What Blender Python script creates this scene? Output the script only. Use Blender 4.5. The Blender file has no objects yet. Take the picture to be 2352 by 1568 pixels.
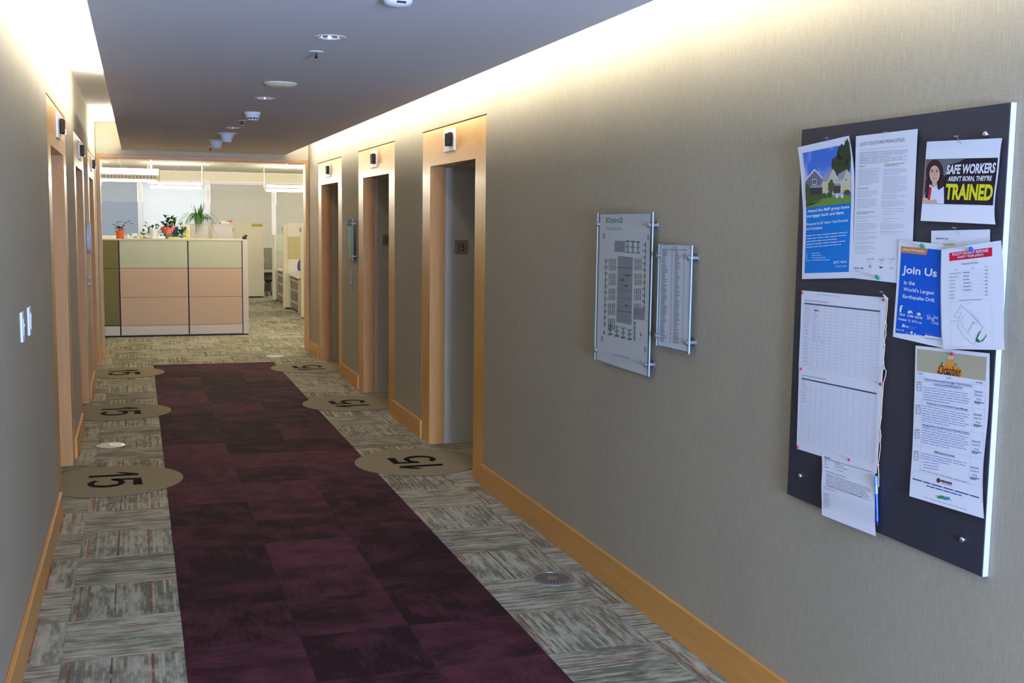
import bpy, bmesh, math, random
from mathutils import Vector, Matrix
random.seed(7)
PI = math.pi
sin, cos = math.sin, math.cos
SC = bpy.context.scene
COL = SC.collection

# ---------------------------------------------------------------- camera
FPX, YAW, PITCH, ROLL = 2531.34, 0.3271, -0.1084, 0.0128
CAM = Vector((-2.10875, 0.0, 1.72867))
_f = Vector((sin(YAW)*cos(PITCH), cos(YAW)*cos(PITCH), sin(PITCH)))
_r = Vector((cos(YAW), -sin(YAW), 0.0)); _u = _r.cross(_f)
R_ = _r*cos(ROLL) + _u*sin(ROLL); U_ = -_r*sin(ROLL) + _u*cos(ROLL); F_ = _f
cd = bpy.data.cameras.new('camera'); cam = bpy.data.objects.new('camera', cd); COL.objects.link(cam)
cd.sensor_fit = 'HORIZONTAL'; cd.sensor_width = 36.0; cd.lens = FPX/2352*36.0
cd.clip_start = 0.05; cd.clip_end = 300
m = Matrix((R_, U_, -F_)).transposed().to_4x4(); m.translation = CAM
cam.matrix_world = m
SC.camera = cam
# ---------------------------------------------------------------- world, daylight, exposure
SC.view_settings.view_transform = 'Standard'; SC.view_settings.look = 'None'
SC.view_settings.exposure = 0.0; SC.view_settings.gamma = 1.0; SC.view_settings.use_curve_mapping = False
SC.cycles.use_denoising = True
SC.cycles.use_adaptive_sampling = True; SC.cycles.adaptive_threshold = 0.02
SC.cycles.max_bounces = 7; SC.cycles.diffuse_bounces = 4; SC.cycles.glossy_bounces = 3
SC.cycles.transparent_max_bounces = 12; SC.cycles.transmission_bounces = 4
SC.cycles.sample_clamp_indirect = 6.0
SC.cycles.caustics_reflective = False; SC.cycles.caustics_refractive = False
w = bpy.data.worlds.new('daylight'); SC.world = w; w.use_nodes = True
w.node_tree.nodes['Background'].inputs[0].default_value = (0.88, 0.93, 1.0, 1)
w.node_tree.nodes['Background'].inputs[1].default_value = 1.7
def area(name, loc, rot, sx, sy, energy, color, spread=None):
    l = bpy.data.lights.new(name, 'AREA'); l.shape = 'RECTANGLE'; l.size = sx; l.size_y = sy
    l.energy = energy; l.color = color
    o = bpy.data.objects.new(name, l); COL.objects.link(o); o.location = loc; o.rotation_euler = rot
    return o
# daylight through the window at the near end of the corridor, behind the camera
area('daylight_near_window', (-0.92, -3.42, 1.12), (PI/2+math.radians(46), 0, 0), 1.4, 1.3, 1300.0, (0.37, 0.54, 1.0))
COVE = 112.0            # cove tube strength
OFFICE = 40.0          # office tube strength
SPOT = 30.0             # downlight watts

# measured planes
W, D, HC, CL, CR, HT, HU = -2.5723, 14.50, 2.5424, -2.2721, -0.2935, 2.482, 2.86
XL, XR, YC = -1.9687, -0.5878, 13.48
TILE, ROW, ROW0 = 0.4603, 0.4645, 4.459
HO, HI, HALF, FW, BH = 2.398, 2.134, 0.828, 0.2374, 0.1494
R_DOORS = (7.604, 10.248, 12.862); L_DOORS = (7.53, 10.245, 12.84)
BT = 0.0212

def ray(px, py): return F_ + R_*((px-1176)/FPX) - U_*((py-784)/FPX)
def atX(p, x): d = ray(*p); return CAM + d*((x-CAM.x)/d.x)
def atY(p, y): d = ray(*p); return CAM + d*((y-CAM.y)/d.y)
def atZ(p, z): d = ray(*p); return CAM + d*((z-CAM.z)/d.z)
def proj(P):
    d = P-CAM; k = d.dot(F_)
    return (1176+FPX*d.dot(R_)/k, 784-FPX*d.dot(U_)/k)

# ---------------------------------------------------------------- materials
M = {}
def lin(c):
    def g(v):
        v /= 255.0
        return v/12.92 if v <= 0.04045 else ((v+0.055)/1.055)**2.4
    return (g(c[0]), g(c[1]), g(c[2]), 1.0)
def mat(name, rgb, rough=0.6, metal=0.0, spec=0.5, emit=None, estr=0.0, coat=0.0):
    mt = bpy.data.materials.new(name); mt.use_nodes = True
    b = mt.node_tree.nodes['Principled BSDF']
    b.inputs['Base Color'].default_value = lin(rgb); b.inputs['Roughness'].default_value = rough
    b.inputs['Metallic'].default_value = metal; b.inputs['Specular IOR Level'].default_value = spec
    b.inputs['Coat Weight'].default_value = coat
    if emit is not None:
        b.inputs['Emission Color'].default_value = lin(emit); b.inputs['Emission Strength'].default_value = estr
    M[name] = mt
    return mt
class NT:
    def __init__(s, mt): s.t = mt.node_tree; s.b = s.t.nodes['Principled BSDF']
    def n(s, typ, **kw):
        x = s.t.nodes.new(typ)
        for k, v in kw.items(): setattr(x, k, v)
        return x
    def set(s, sock, v):
        if hasattr(v, 'is_linked') or isinstance(v, bpy.types.NodeSocket): s.t.links.new(v, sock)
        else: sock.default_value = v
    def math(s, op, a, b=0.0, c=0.0):
        x = s.n('ShaderNodeMath', operation=op); s.set(x.inputs[0], a); s.set(x.inputs[1], b); s.set(x.inputs[2], c)
        return x.outputs[0]
    def mix(s, f, a, b, blend='MIX'):
        x = s.n('ShaderNodeMix', data_type='RGBA', blend_type=blend); s.set(x.inputs[0], f); s.set(x.inputs[6], a); s.set(x.inputs[7], b)
        return x.outputs[2]
    def fmix(s, f, a, b):
        x = s.n('ShaderNodeMix', data_type='FLOAT'); s.set(x.inputs[0], f); s.set(x.inputs[2], a); s.set(x.inputs[3], b)
        return x.outputs[0]
    def xyz(s, v):
        x = s.n('ShaderNodeSeparateXYZ'); s.t.links.new(v, x.inputs[0]); return x.outputs
    def comb(s, a, b, c):
        x = s.n('ShaderNodeCombineXYZ')
        for i, v in enumerate((a, b, c)): s.set(x.inputs[i], v)
        return x.outputs[0]
    def noise(s, vec, scale=1.0, detail=2.0, rough=0.5):
        x = s.n('ShaderNodeTexNoise'); s.t.links.new(vec, x.inputs['Vector'])
        x.inputs['Scale'].default_value = scale; x.inputs['Detail'].default_value = detail; x.inputs['Roughness'].default_value = rough
        return x.outputs['Fac']
    def white(s, vec):
        x = s.n('ShaderNodeTexWhiteNoise', noise_dimensions='3D'); s.t.links.new(vec, x.inputs['Vector']); return x.outputs['Value']
    def pos(s): return s.n('ShaderNodeNewGeometry').outputs['Position']
    def objc(s): return s.n('ShaderNodeTexCoord').outputs['Object']
    def step(s, x, lo, hi):
        q = s.n('ShaderNodeMapRange', interpolation_type='SMOOTHSTEP'); s.set(q.inputs[0], x); q.inputs[1].default_value = lo; q.inputs[2].default_value = hi
        return q.outputs[0]
    def bump(s, h, strength=0.2, dist=0.002):
        x = s.n('ShaderNodeBump'); x.inputs['Strength'].default_value = strength; x.inputs['Distance'].default_value = dist
        s.t.links.new(h, x.inputs['Height']); s.t.links.new(x.outputs[0], s.b.inputs['Normal'])
    def color(s, c): s.t.links.new(c, s.b.inputs['Base Color'])

def tile_nodes(t):
    p = t.xyz(t.pos())
    u = t.math('DIVIDE', t.math('SUBTRACT', p[0], XR), TILE); v = t.math('DIVIDE', t.math('SUBTRACT', p[1], ROW0), ROW)
    i, j = t.math('FLOOR', u), t.math('FLOOR', v)
    fu, fv = t.math('SUBTRACT', u, i), t.math('SUBTRACT', v, j)
    par = t.math('FLOORED_MODULO', t.math('ADD', i, j), 2.0)
    ac = t.fmix(par, fv, fu); al = t.fmix(par, fu, fv)      # across / along the yarn lines
    rnd = t.white(t.comb(i, j, 3.3))
    return p, i, j, ac, al, rnd
def grey_carpet():
    t = NT(mat('carpet_grey', (130, 128, 110), 0.95, spec=0.1))
    p, i, j, ac, al, rnd = tile_nodes(t)
    seed = t.math('ADD', t.math('MULTIPLY', i, 7.31), t.math('MULTIPLY', j, 3.77))
    la = t.math('MULTIPLY', ac, 36.0); li = t.math('FLOOR', la)
    lr = t.white(t.comb(i, j, li))
    yarn = t.noise(t.comb(t.math('MULTIPLY', li, 13.7), t.math('MULTIPLY', al, 4.2), seed), 1.0, 2.0, 0.6)
    mid = t.noise(t.comb(t.math('MULTIPLY', ac, 3.2), t.math('MULTIPLY', al, 2.2), t.math('ADD', seed, 50.0)), 1.0, 1.0)
    groove = t.math('ABSOLUTE', t.math('SUBTRACT', t.math('SUBTRACT', la, li), 0.5))
    fine = t.math('SUBTRACT', yarn, t.math('MULTIPLY', groove, 0.16))
    f = t.math('ADD', t.math('MULTIPLY', fine, 0.85), t.math('ADD', t.math('MULTIPLY', mid, 0.5), t.math('MULTIPLY', lr, 0.22)))
    f = t.step(f, 0.52, 0.98)
    f = t.math('ADD', f, t.math('MULTIPLY', t.math('SUBTRACT', rnd, 0.5), 0.3))
    c = t.mix(f, lin((106, 106, 93)), lin((184, 182, 166)))
    pile = t.noise(t.pos(), 420.0, 1.0)
    c = t.mix(t.math('MULTIPLY', t.math('SUBTRACT', pile, 0.35), 0.6), c, lin((60, 60, 52)))
    # accent yarns: rust and charcoal at thirds of the tile
    q = t.math('MULTIPLY', t.math('SUBTRACT', ac, 0.075), 3.03)
    k = t.math('ROUND', q); dist = t.math('ABSOLUTE', t.math('SUBTRACT', q, k))
    line = t.math('SUBTRACT', 1.0, t.step(dist, 0.012, 0.03))
    wob = t.step(t.noise(t.comb(t.math('MULTIPLY', al, 9.0), seed, k), 1.0, 1.0), 0.28, 0.5)
    dark = t.step(t.math('ABSOLUTE', t.math('SUBTRACT', k, 1.0)), 0.4, 0.6)
    lc = t.mix(dark, lin((46, 46, 40)), lin((140, 52, 40)))
    c = t.mix(t.math('MULTIPLY', line, t.math('MULTIPLY', wob, 0.9)), c, lc)
    edge = t.math('MINIMUM', ac, t.math('SUBTRACT', 1.0, ac))
    c = t.mix(t.math('MULTIPLY', t.math('SUBTRACT', 1.0, t.step(edge, 0.0, 0.02)), 0.35), c, lin((50, 50, 42)))
    t.color(c); t.bump(fine, 0.35, 0.003)
grey_carpet()
def purple_carpet():
    t = NT(mat('carpet_purple', (52, 28, 38), 0.92, spec=0.12))
    p, i, j, ac, al, rnd = tile_nodes(t)
    seed = t.math('ADD', t.math('MULTIPLY', i, 5.31), t.math('MULTIPLY', j, 2.77))
    fine = t.noise(t.comb(t.math('MULTIPLY', t.math('FLOOR', t.math('MULTIPLY', ac, 46.0)), 11.3), t.math('MULTIPLY', al, 5.0), seed), 1.0, 2.0, 0.6)
    band = t.noise(t.comb(t.math('MULTIPLY', ac, 3.0), t.math('MULTIPLY', al, 2.2), t.math('ADD', seed, 20.0)), 1.0, 2.0)
    f = t.math('ADD', t.math('MULTIPLY', fine, 0.5), t.math('MULTIPLY', band, 0.9))
    f = t.math('ADD', t.step(f, 0.42, 1.0), t.math('MULTIPLY', t.math('SUBTRACT', rnd, 0.5), 0.95))
    c = t.mix(f, lin((36, 18, 25)), lin((84, 44, 58)))
    pile = t.noise(t.pos(), 420.0, 1.0)
    c = t.mix(t.math('MULTIPLY', t.math('SUBTRACT', pile, 0.3), 0.7), c, lin((26, 12, 18)))
    t.color(c); t.bump(fine, 0.3, 0.003)
purple_carpet()
def speckle(name, a, b, scale=300.0, rough=0.9):
    t = NT(mat(name, a, rough, spec=0.15)); n = t.noise(t.pos(), scale, 2.0)
    t.color(t.mix(t.step(n, 0.35, 0.65), lin(a), lin(b))); t.bump(n, 0.25, 0.002)
speckle('carpet_taupe', (122, 113, 93), (148, 139, 117), 260)
speckle('olive_fabric', (102, 96, 62), (126, 118, 80), 240)
speckle('tan_fabric', (196, 184, 142), (210, 200, 158), 240)
def wallpaper():
    t = NT(mat('wallpaper', (168, 158, 138), 0.75, spec=0.25))
    p = t.xyz(t.pos())
    h = t.math('ADD', p[0], p[1])
    fib = t.noise(t.comb(t.math('MULTIPLY', h, 620.0), 0.0, t.math('MULTIPLY', p[2], 12.0)), 1.0, 3.0, 0.7)
    weft = t.noise(t.comb(t.math('MULTIPLY', h, 30.0), 5.0, t.math('MULTIPLY', p[2], 420.0)), 1.0, 1.0)
    big = t.noise(t.comb(t.math('MULTIPLY', h, 2.2), 0.0, 0.0), 1.0, 1.0)
    f = t.math('ADD', t.math('MULTIPLY', fib, 0.9), t.math('ADD', t.math('MULTIPLY', weft, 0.3), t.math('MULTIPLY', big, 0.12)))
    t.color(t.mix(t.step(f, 0.4, 0.95), lin((151, 144, 126)), lin((180, 172, 150))))
    t.bump(fib, 0.12, 0.001)
wallpaper()
def maple(name, a, b, axis, rough=0.36, coat=0.08):
    t = NT(mat(name, a, rough, spec=0.45, coat=coat))
    t.b.inputs['Coat Roughness'].default_value = 0.12
    p = list(t.xyz(t.objc())); sc = [26.0, 26.0, 26.0]; sc[axis] = 1.6
    n = t.noise(t.comb(*[t.math('MULTIPLY', p[k], sc[k]) for k in range(3)]), 1.0, 4.0, 0.6)
    fl = t.noise(t.comb(*[t.math('MULTIPLY', p[k], sc[k]*4) for k in range(3)]), 1.0, 2.0)
    f = t.math('ADD', t.math('MULTIPLY', n, 0.8), t.math('MULTIPLY', fl, 0.25))
    t.color(t.mix(t.step(f, 0.3, 0.8), lin(a), lin(b)))
maple('maple_upright', (210, 155, 74), (222, 170, 90), 2)
maple('maple_along', (208, 148, 70), (220, 162, 86), 1)
maple('maple_cross', (210, 155, 74), (222, 170, 90), 1)
maple('maple_header', (216, 160, 88), (228, 174, 104), 0)
maple('maple_jamb', (198, 138, 68), (210, 152, 82), 2, 0.5, 0.0)
mat('ceiling_paint', (230, 229, 228), 0.8, spec=0.2)
mat('cove_paint', (236, 233, 226), 0.8, spec=0.2)
mat('header_paint', (218, 211, 180), 0.7, spec=0.25)
mat('disc_paint', (232, 224, 186), 0.6); mat('jamb_white', (206, 204, 190), 0.45, spec=0.4)
mat('door_metal', (176, 174, 168), 0.35, 0.6)
mat('shadow_gap', (30, 24, 18), 0.9)
mat('white_plastic', (232, 234, 238), 0.4)
mat('white_metal', (226, 226, 222), 0.35)
mat('steel', (186, 186, 186), 0.28, 1.0)
mat('steel_dark', (150, 144, 134), 0.5, 0.45)
mat('chrome', (224, 224, 224), 0.12, 1.0)
mat('reflector', (230, 226, 214), 0.12, 1.0)
mat('aluminium', (178, 178, 182), 0.38, 0.85)
mat('black_gloss', (14, 15, 18), 0.12)
mat('black', (16, 15, 14), 0.6)
mat('ink', (34, 34, 40), 0.8, spec=0.2)
mat('ink_grey', (120, 122, 132), 0.8, spec=0.2)
mat('ink_pale', (168, 170, 180), 0.8, spec=0.2)
mat('ink_mid', (92, 92, 100), 0.8, spec=0.2)
mat('ink_blue', (62, 74, 150), 0.8, spec=0.2)
mat('ink_link', (40, 62, 140), 0.8, spec=0.2)
mat('carpet_black', (17, 15, 12), 0.95, spec=0.05)
mat('paper', (232, 233, 238), 0.7, spec=0.25)
mat('paper_shaded', (228, 226, 224), 0.7, spec=0.25)
mat('board_face', (50, 52, 62), 0.55, spec=0.35)
mat('board_edge', (184, 186, 190), 0.6)
for k, c in dict(blue=(0, 118, 205), deep_blue=(0, 84, 196), orange=(206, 130, 72), red=(206, 20, 56), yellow=(222, 216, 36), green=(20, 112, 66),
                 hl=(214, 214, 70), night=(28, 26, 34), skin=(212, 172, 150), hair=(46, 32, 34), lips=(160, 96, 92), shirt=(226, 228, 238), tie=(190, 30, 44),
                 lawn=(104, 136, 58), tree=(52, 66, 40), shrub=(70, 84, 52), slate=(112, 110, 122), roof=(150, 154, 172), cream=(206, 198, 156), dim=(62, 58, 60),
                 greige=(176, 170, 140), pumpkin=(226, 140, 40), owl=(222, 150, 52), plum=(110, 50, 90), logo_green=(120, 160, 110), logo_blue=(120, 160, 190), plan_grey=(158, 158, 164),
                 plan_green=(146, 160, 148), plan_dark=(104, 104, 108), plan_red=(200, 160, 150), leafgreen=(60, 140, 90), aqua=(70, 140, 190), head_bar=(70, 76, 98), grid=(184, 188, 206), soft_blue=(120, 130, 186), blur=(110, 100, 106)).items():
    mat('print_'+k, c, 0.65, spec=0.25)
def sky_print():
    t = NT(mat('print_sky', (90, 130, 210), 0.65, spec=0.25)); n = t.noise(t.objc(), 9.0, 4.0)
    t.color(t.mix(t.step(n, 0.42, 0.68), lin((66, 112, 202)), lin((220, 226, 240))))
sky_print()
mat('pin_green', (10, 120, 84), 0.3); mat('pin_blue', (24, 74, 190), 0.3); mat('pin_red', (200, 16, 56), 0.35)
mat('pin_clear', (214, 216, 226), 0.2)
mat('twine', (216, 182, 148), 0.8); mat('pen_blue', (14, 66, 160), 0.25); mat('pen_clear', (120, 168, 226), 0.2)
# office
mat('office_cream', (226, 220, 200), 0.55); mat('office_white', (232, 230, 224), 0.5)
mat('partition_trim', (202, 192, 176), 0.5); mat('partition_tile', (194, 167, 142), 0.65, spec=0.3)
mat('frosted_glass', (188, 190, 164), 0.65, spec=0.3)
mat('pale_glass', (222, 230, 222), 0.25)
mat('cabinet_cream', (216, 208, 184), 0.5); mat('flipper_door', (206, 204, 202), 0.45)
mat('olive_tag', (170, 166, 62), 0.6); mat('leg_grey', (176, 170, 152), 0.45); mat('office_grey', (118, 114, 106), 0.8)
mat('terracotta', (222, 98, 36), 0.6); mat('pot_grey', (122, 126, 118), 0.5); mat('pot_dark', (24, 44, 44), 0.4); mat('pot_white', (236, 234, 230), 0.4)
mat('foil_pink', (236, 120, 104), 0.35); mat('soil', (60, 46, 34), 0.9)
mat('leaf', (62, 118, 40), 0.45); mat('leaf_dark', (40, 84, 32), 0.4); mat('leaf_light', (110, 150, 70), 0.5); mat('leaf_purple', (96, 24, 60), 0.5); mat('stem', (120, 116, 70), 0.6)
mat('bear_brown', (44, 30, 22), 0.7); mat('toy_blue', (20, 90, 180), 0.35); mat('card_yellow', (216, 206, 120), 0.6); mat('purple_cloth', (92, 78, 170), 0.7)
mat('sill', (240, 240, 244), 0.4)
mat('tube_cove', (255, 255, 255), 0.5, emit=(255, 247, 234), estr=COVE)
mat('tube_office', (255, 255, 255), 0.5, emit=(255, 245, 222), estr=OFFICE)
mat('tube_up', (255, 255, 255), 0.5, emit=(255, 243, 218), estr=OFFICE*2.6)
mat('bulb', (255, 240, 220), 0.5, emit=(255, 214, 160), estr=6.0)
def office_ceiling():
    t = NT(mat('ceiling_tile', (222, 218, 208), 0.85, spec=0.1)); p = t.xyz(t.pos())
    def grid(c, s):
        q = t.math('FRACT', t.math('DIVIDE', c, s)); return t.math('MINIMUM', q, t.math('SUBTRACT', 1.0, q))
    e = t.math('MINIMUM', grid(p[0], 0.61), t.math('MULTIPLY', grid(p[1], 1.22), 2.0))
    t.color(t.mix(t.step(e, 0.018, 0.026), lin((246, 244, 238)), lin((222, 218, 206))))
office_ceiling()
def acrylic(name, tint, refl):
    mt = bpy.data.materials.new(name); mt.use_nodes = True; nt = mt.node_tree
    for n in list(nt.nodes):
        if n.type != 'OUTPUT_MATERIAL': nt.nodes.remove(n)
    tr = nt.nodes.new('ShaderNodeBsdfTransparent'); tr.inputs[0].default_value = lin(tint)
    gl = nt.nodes.new('ShaderNodeBsdfGlossy'); gl.inputs['Roughness'].default_value = 0.03
    mx = nt.nodes.new('ShaderNodeMixShader'); lw = nt.nodes.new('ShaderNodeLayerWeight'); lw.inputs[0].default_value = 0.3
    ma = nt.nodes.new('ShaderNodeMath'); ma.operation = 'MULTIPLY_ADD'; ma.inputs[1].default_value = 0.03; ma.inputs[2].default_value = refl
    nt.links.new(lw.outputs['Facing'], ma.inputs[0]); nt.links.new(ma.outputs[0], mx.inputs[0])
    nt.links.new(tr.outputs[0], mx.inputs[1]); nt.links.new(gl.outputs[0], mx.inputs[2])
    nt.links.new(mx.outputs[0], nt.nodes['Material Output'].inputs[0]); M[name] = mt
acrylic('acrylic', (250, 252, 252), 0.008); acrylic('window_glass', (250, 252, 252), 0.02); acrylic('mirror_acrylic', (232, 240, 236), 0.05)
mat('acrylic_edge', (176, 190, 190), 0.2)
def shade_cloth(name, rgb, trans, seethru):
    mt = bpy.data.materials.new(name); mt.use_nodes = True; nt = mt.node_tree
    for n in list(nt.nodes):
        if n.type != 'OUTPUT_MATERIAL': nt.nodes.remove(n)
    df = nt.nodes.new('ShaderNodeBsdfDiffuse'); df.inputs[0].default_value = lin(rgb)
    tl = nt.nodes.new('ShaderNodeBsdfTranslucent'); tl.inputs[0].default_value = lin(rgb)
    tr = nt.nodes.new('ShaderNodeBsdfTransparent')
    m1 = nt.nodes.new('ShaderNodeMixShader'); m1.inputs[0].default_value = trans
    m2 = nt.nodes.new('ShaderNodeMixShader'); m2.inputs[0].default_value = seethru
    L = nt.links.new
    L(df.outputs[0], m1.inputs[1]); L(tl.outputs[0], m1.inputs[2]); L(m1.outputs[0], m2.inputs[1]); L(tr.outputs[0], m2.inputs[2])
    L(m2.outputs[0], nt.nodes['Material Output'].inputs[0]); M[name] = mt
shade_cloth('shade_sheer', (172, 184, 196), 0.12, 0.30)
shade_cloth('shade_sunlit', (250, 250, 248), 0.7, 0.08)  # whiter, more translucent cloth stands in for sun on this shade
shade_cloth('shade_grey', (214, 211, 200), 0.3, 0.10)
mat('outside_building', (110, 164, 236), 0.5)

# ---------------------------------------------------------------- mesh helpers
def V(*a): return Vector(a)
class MB:
    def __init__(s): s.v = []; s.f = []; s.m = []; s.cur = 0
    def add(s, vs, fs):
        o = len(s.v); s.v += [Vector(x) for x in vs]
        for f in fs: s.f.append([i+o for i in f]); s.m.append(s.cur)
        return s
    def poly(s, pts): return s.add(pts, [list(range(len(pts)))])
    def box(s, x0, x1, y0, y1, z0, z1):
        x0, x1 = min(x0, x1), max(x0, x1); y0, y1 = min(y0, y1), max(y0, y1); z0, z1 = min(z0, z1), max(z0, z1)
        return s.add([(x0,y0,z0),(x1,y0,z0),(x1,y1,z0),(x0,y1,z0),(x0,y0,z1),(x1,y0,z1),(x1,y1,z1),(x0,y1,z1)],
                     [(0,3,2,1),(4,5,6,7),(0,1,5,4),(1,2,6,5),(2,3,7,6),(3,0,4,7)])
    def bar(s, a, b, wx, wy):                                   # square bar between two points
        a, b = Vector(a), Vector(b); d = (b-a).normalized()
        p = d.orthogonal().normalized() if abs(d.z) > .9 else d.cross(V(0,0,1)).normalized(); q = d.cross(p)
        vs = []
        for c in (a, b):
            for i, j in ((-1,-1),(1,-1),(1,1),(-1,1)): vs.append(c+p*(i*wx/2)+q*(j*wy/2))
        return s.add(vs, [(0,1,2,3),(7,6,5,4),(0,4,5,1),(1,5,6,2),(2,6,7,3),(3,7,4,0)])
    def cyl(s, a, b, r0, r1=None, n=16, caps=True):
        r1 = r0 if r1 is None else r1; a, b = Vector(a), Vector(b); d = (b-a).normalized(); p = d.orthogonal().normalized(); q = d.cross(p)
        vs = []
        for c, r in ((a, r0), (b, r1)):
            for k in range(n): t = 2*PI*k/n; vs.append(c+(p*cos(t)+q*sin(t))*r)
        fs = [(k, (k+1)%n, n+(k+1)%n, n+k) for k in range(n)]
        if caps: fs += [list(range(n))[::-1], list(range(n, 2*n))]
        return s.add(vs, fs)
    def tube(s, pts, r, n=6):
        pts = [Vector(p) for p in pts]; vs = []; N = len(pts); ref = None
        for i, p in enumerate(pts):
            d = (pts[min(i+1, N-1)]-pts[max(i-1, 0)]).normalized()
            if ref is None: ref = d.orthogonal().normalized()
            ref = (ref-d*ref.dot(d)).normalized(); q = d.cross(ref); rr = r[i] if isinstance(r, (list, tuple)) else r
            for k in range(n): t = 2*PI*k/n; vs.append(p+(ref*cos(t)+q*sin(t))*rr)
        fs = [(i*n+k, i*n+(k+1)%n, (i+1)*n+(k+1)%n, (i+1)*n+k) for i in range(N-1) for k in range(n)]
        fs += [list(range(n))[::-1], list(range((N-1)*n, N*n))]
        return s.add(vs, fs)
    def lathe(s, c, prof, n=32, ax=V(0,0,1)):                   # profile of (radius, height)
        c = Vector(c); ax = Vector(ax).normalized(); p = ax.orthogonal().normalized(); q = ax.cross(p); vs = []
        for r, h in prof:
            for k in range(n): t = 2*PI*k/n; vs.append(c+ax*h+(p*cos(t)+q*sin(t))*max(r, 1e-5))
        fs = [(i*n+k, i*n+(k+1)%n, (i+1)*n+(k+1)%n, (i+1)*n+k) for i in range(len(prof)-1) for k in range(n)]
        return s.add(vs, fs)
    def ball(s, c, r, sc=(1,1,1), n=12):
        c = Vector(c); vs = []; fs = []
        for i in range(n+1):
            a = PI*i/n
            for k in range(n*2): t = PI*k/n; vs.append(c+V(sin(a)*cos(t)*r*sc[0], sin(a)*sin(t)*r*sc[1], cos(a)*r*sc[2]))
        m_ = n*2
        for i in range(n):
            for k in range(m_): fs.append((i*m_+k, (i+1)*m_+k, (i+1)*m_+(k+1)%m_, i*m_+(k+1)%m_))
        return s.add(vs, fs)
    def leaf(s, base, d, up, L, wd, droop=0.3, n=5):
        base, d, up = Vector(base), Vector(d).normalized(), Vector(up).normalized(); side = d.cross(up).normalized(); up = side.cross(d)
        vs = []
        for i in range(n+1):
            t = i/n; ww = wd*0.5*sin(PI*min(1, t*0.96+0.04))**0.8
            c = base+d*(L*t)+up*(L*(0.1*sin(PI*t)-droop*t*t))
            vs += [c-side*ww+up*(ww*.25), c, c+side*ww+up*(ww*.25)]
        fs = []
        for i in range(n):
            a = i*3; fs += [(a, a+1, a+4, a+3), (a+1, a+2, a+5, a+4)]
        return s.add(vs, fs)
    def build(s, name, mats, parent=None, smooth=False, bevel=0.0, loc=None):
        me = bpy.data.meshes.new(name); off = root_loc(parent) if parent else (Vector(loc) if loc else V(0,0,0))
        me.from_pydata([tuple(v-off) for v in s.v], [], s.f)
        for k in ([mats] if isinstance(mats, str) else mats): me.materials.append(M[k])
        for p, i in zip(me.polygons, s.m): p.material_index = i; p.use_smooth = smooth
        me.update()
        if smooth: me.set_sharp_from_angle(angle=math.radians(40))
        o = bpy.data.objects.new(name, me); COL.objects.link(o)
        if parent: o.parent = parent
        else: o.location = off
        if bevel > 0:
            b = o.modifiers.new('bevel', 'BEVEL'); b.width = bevel; b.segments = 2; b.limit_method = 'ANGLE'
        return o
def root_loc(o):
    while o.parent: o = o.parent
    return Vector(o.location)
def tag(o, label, cat, group=None, kind=None):
    o['label'] = label; o['category'] = cat
    if group: o['group'] = group
    if kind: o['kind'] = kind
    return o
def thing(name, label, cat, loc, group=None, kind=None):
    o = bpy.data.objects.new(name, None); COL.objects.link(o); o.location = Vector(loc); o.empty_display_size = 0.1
    return tag(o, label, cat, group, kind)
def dup(root, label, loc, rotz=None, group=None):
    r = root.copy(); COL.objects.link(r); r.location = Vector(loc); r['label'] = label
    if rotz is not None: r.rotation_euler = (0, 0, rotz)
    if group: r['group'] = group
    for ch in list(root.children):
        c = ch.copy(); COL.objects.link(c); c.parent = r
        for g in ch.children:
            e = g.copy(); COL.objects.link(e); e.parent = c
    return r
def struct(name, mb, mt, label, cat, **k):
    return tag(mb.build(name, mt, **k), label, cat, None, 'structure')
_tc = {}
def text2d(body, bold=0.0):
    """outline of a line of lettering scaled to the unit box"""
    key = (body, bold)
    if key not in _tc:
        cu = bpy.data.curves.new('lettering', 'FONT'); cu.body = body; cu.size = 1.0; cu.offset = bold; cu.resolution_u = 3
        o = bpy.data.objects.new('lettering', cu); COL.objects.link(o)
        dg = bpy.context.evaluated_depsgraph_get(); dg.update()
        me = bpy.data.meshes.new_from_object(o.evaluated_get(dg))
        vs = [(v.co.x, v.co.y) for v in me.vertices]; fs = [list(p.vertices) for p in me.polygons]
        bpy.data.objects.remove(o); bpy.data.curves.remove(cu); bpy.data.meshes.remove(me)
        x0, x1 = min(v[0] for v in vs), max(v[0] for v in vs)
        y0, y1 = min(v[1] for v in vs), max(v[1] for v in vs)
        _tc[key] = ([((x-x0)/(x1-x0), (y-y0)/(y1-y0)) for x, y in vs], fs)
    return _tc[key]

# digits of the floor medallions, drawn in a unit of one metre, height about 0.33
def medallion_digits():
    one = [[(-0.008, 0.0), (0.05, 0.0), (0.05, 0.34), (-0.008, 0.34)], [(-0.0085, 0.34), (-0.075, 0.215), (-0.062, 0.18), (-0.0085, 0.255)]]
    five = []
    cx, cy, rx, ry, t = 0.20, 0.125, 0.122, 0.126, 0.052
    def arc(a0, a1, n):
        for k in range(n):
            q = []
            for a, inn in ((a0+(a1-a0)*k/n, 0), (a0+(a1-a0)*(k+1)/n, 0), (a0+(a1-a0)*(k+1)/n, 1), (a0+(a1-a0)*k/n, 1)):
                a = math.radians(a); tt = t*(1.15 if abs(cos(a)) > .7 and cos(a) > 0 else 0.85)
                q.append((cx+(rx-inn*tt)*cos(a), cy+(ry-inn*tt)*sin(a)))
            five.append(q)
    arc(158, -142, 34)
    five.append([(0.082, 0.155), (0.13, 0.155), (0.142, 0.36), (0.094, 0.36)])
    five.append([(0.1425, 0.305), (0.29, 0.305), (0.295, 0.37), (0.1425, 0.362)])
    return one, five

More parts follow.
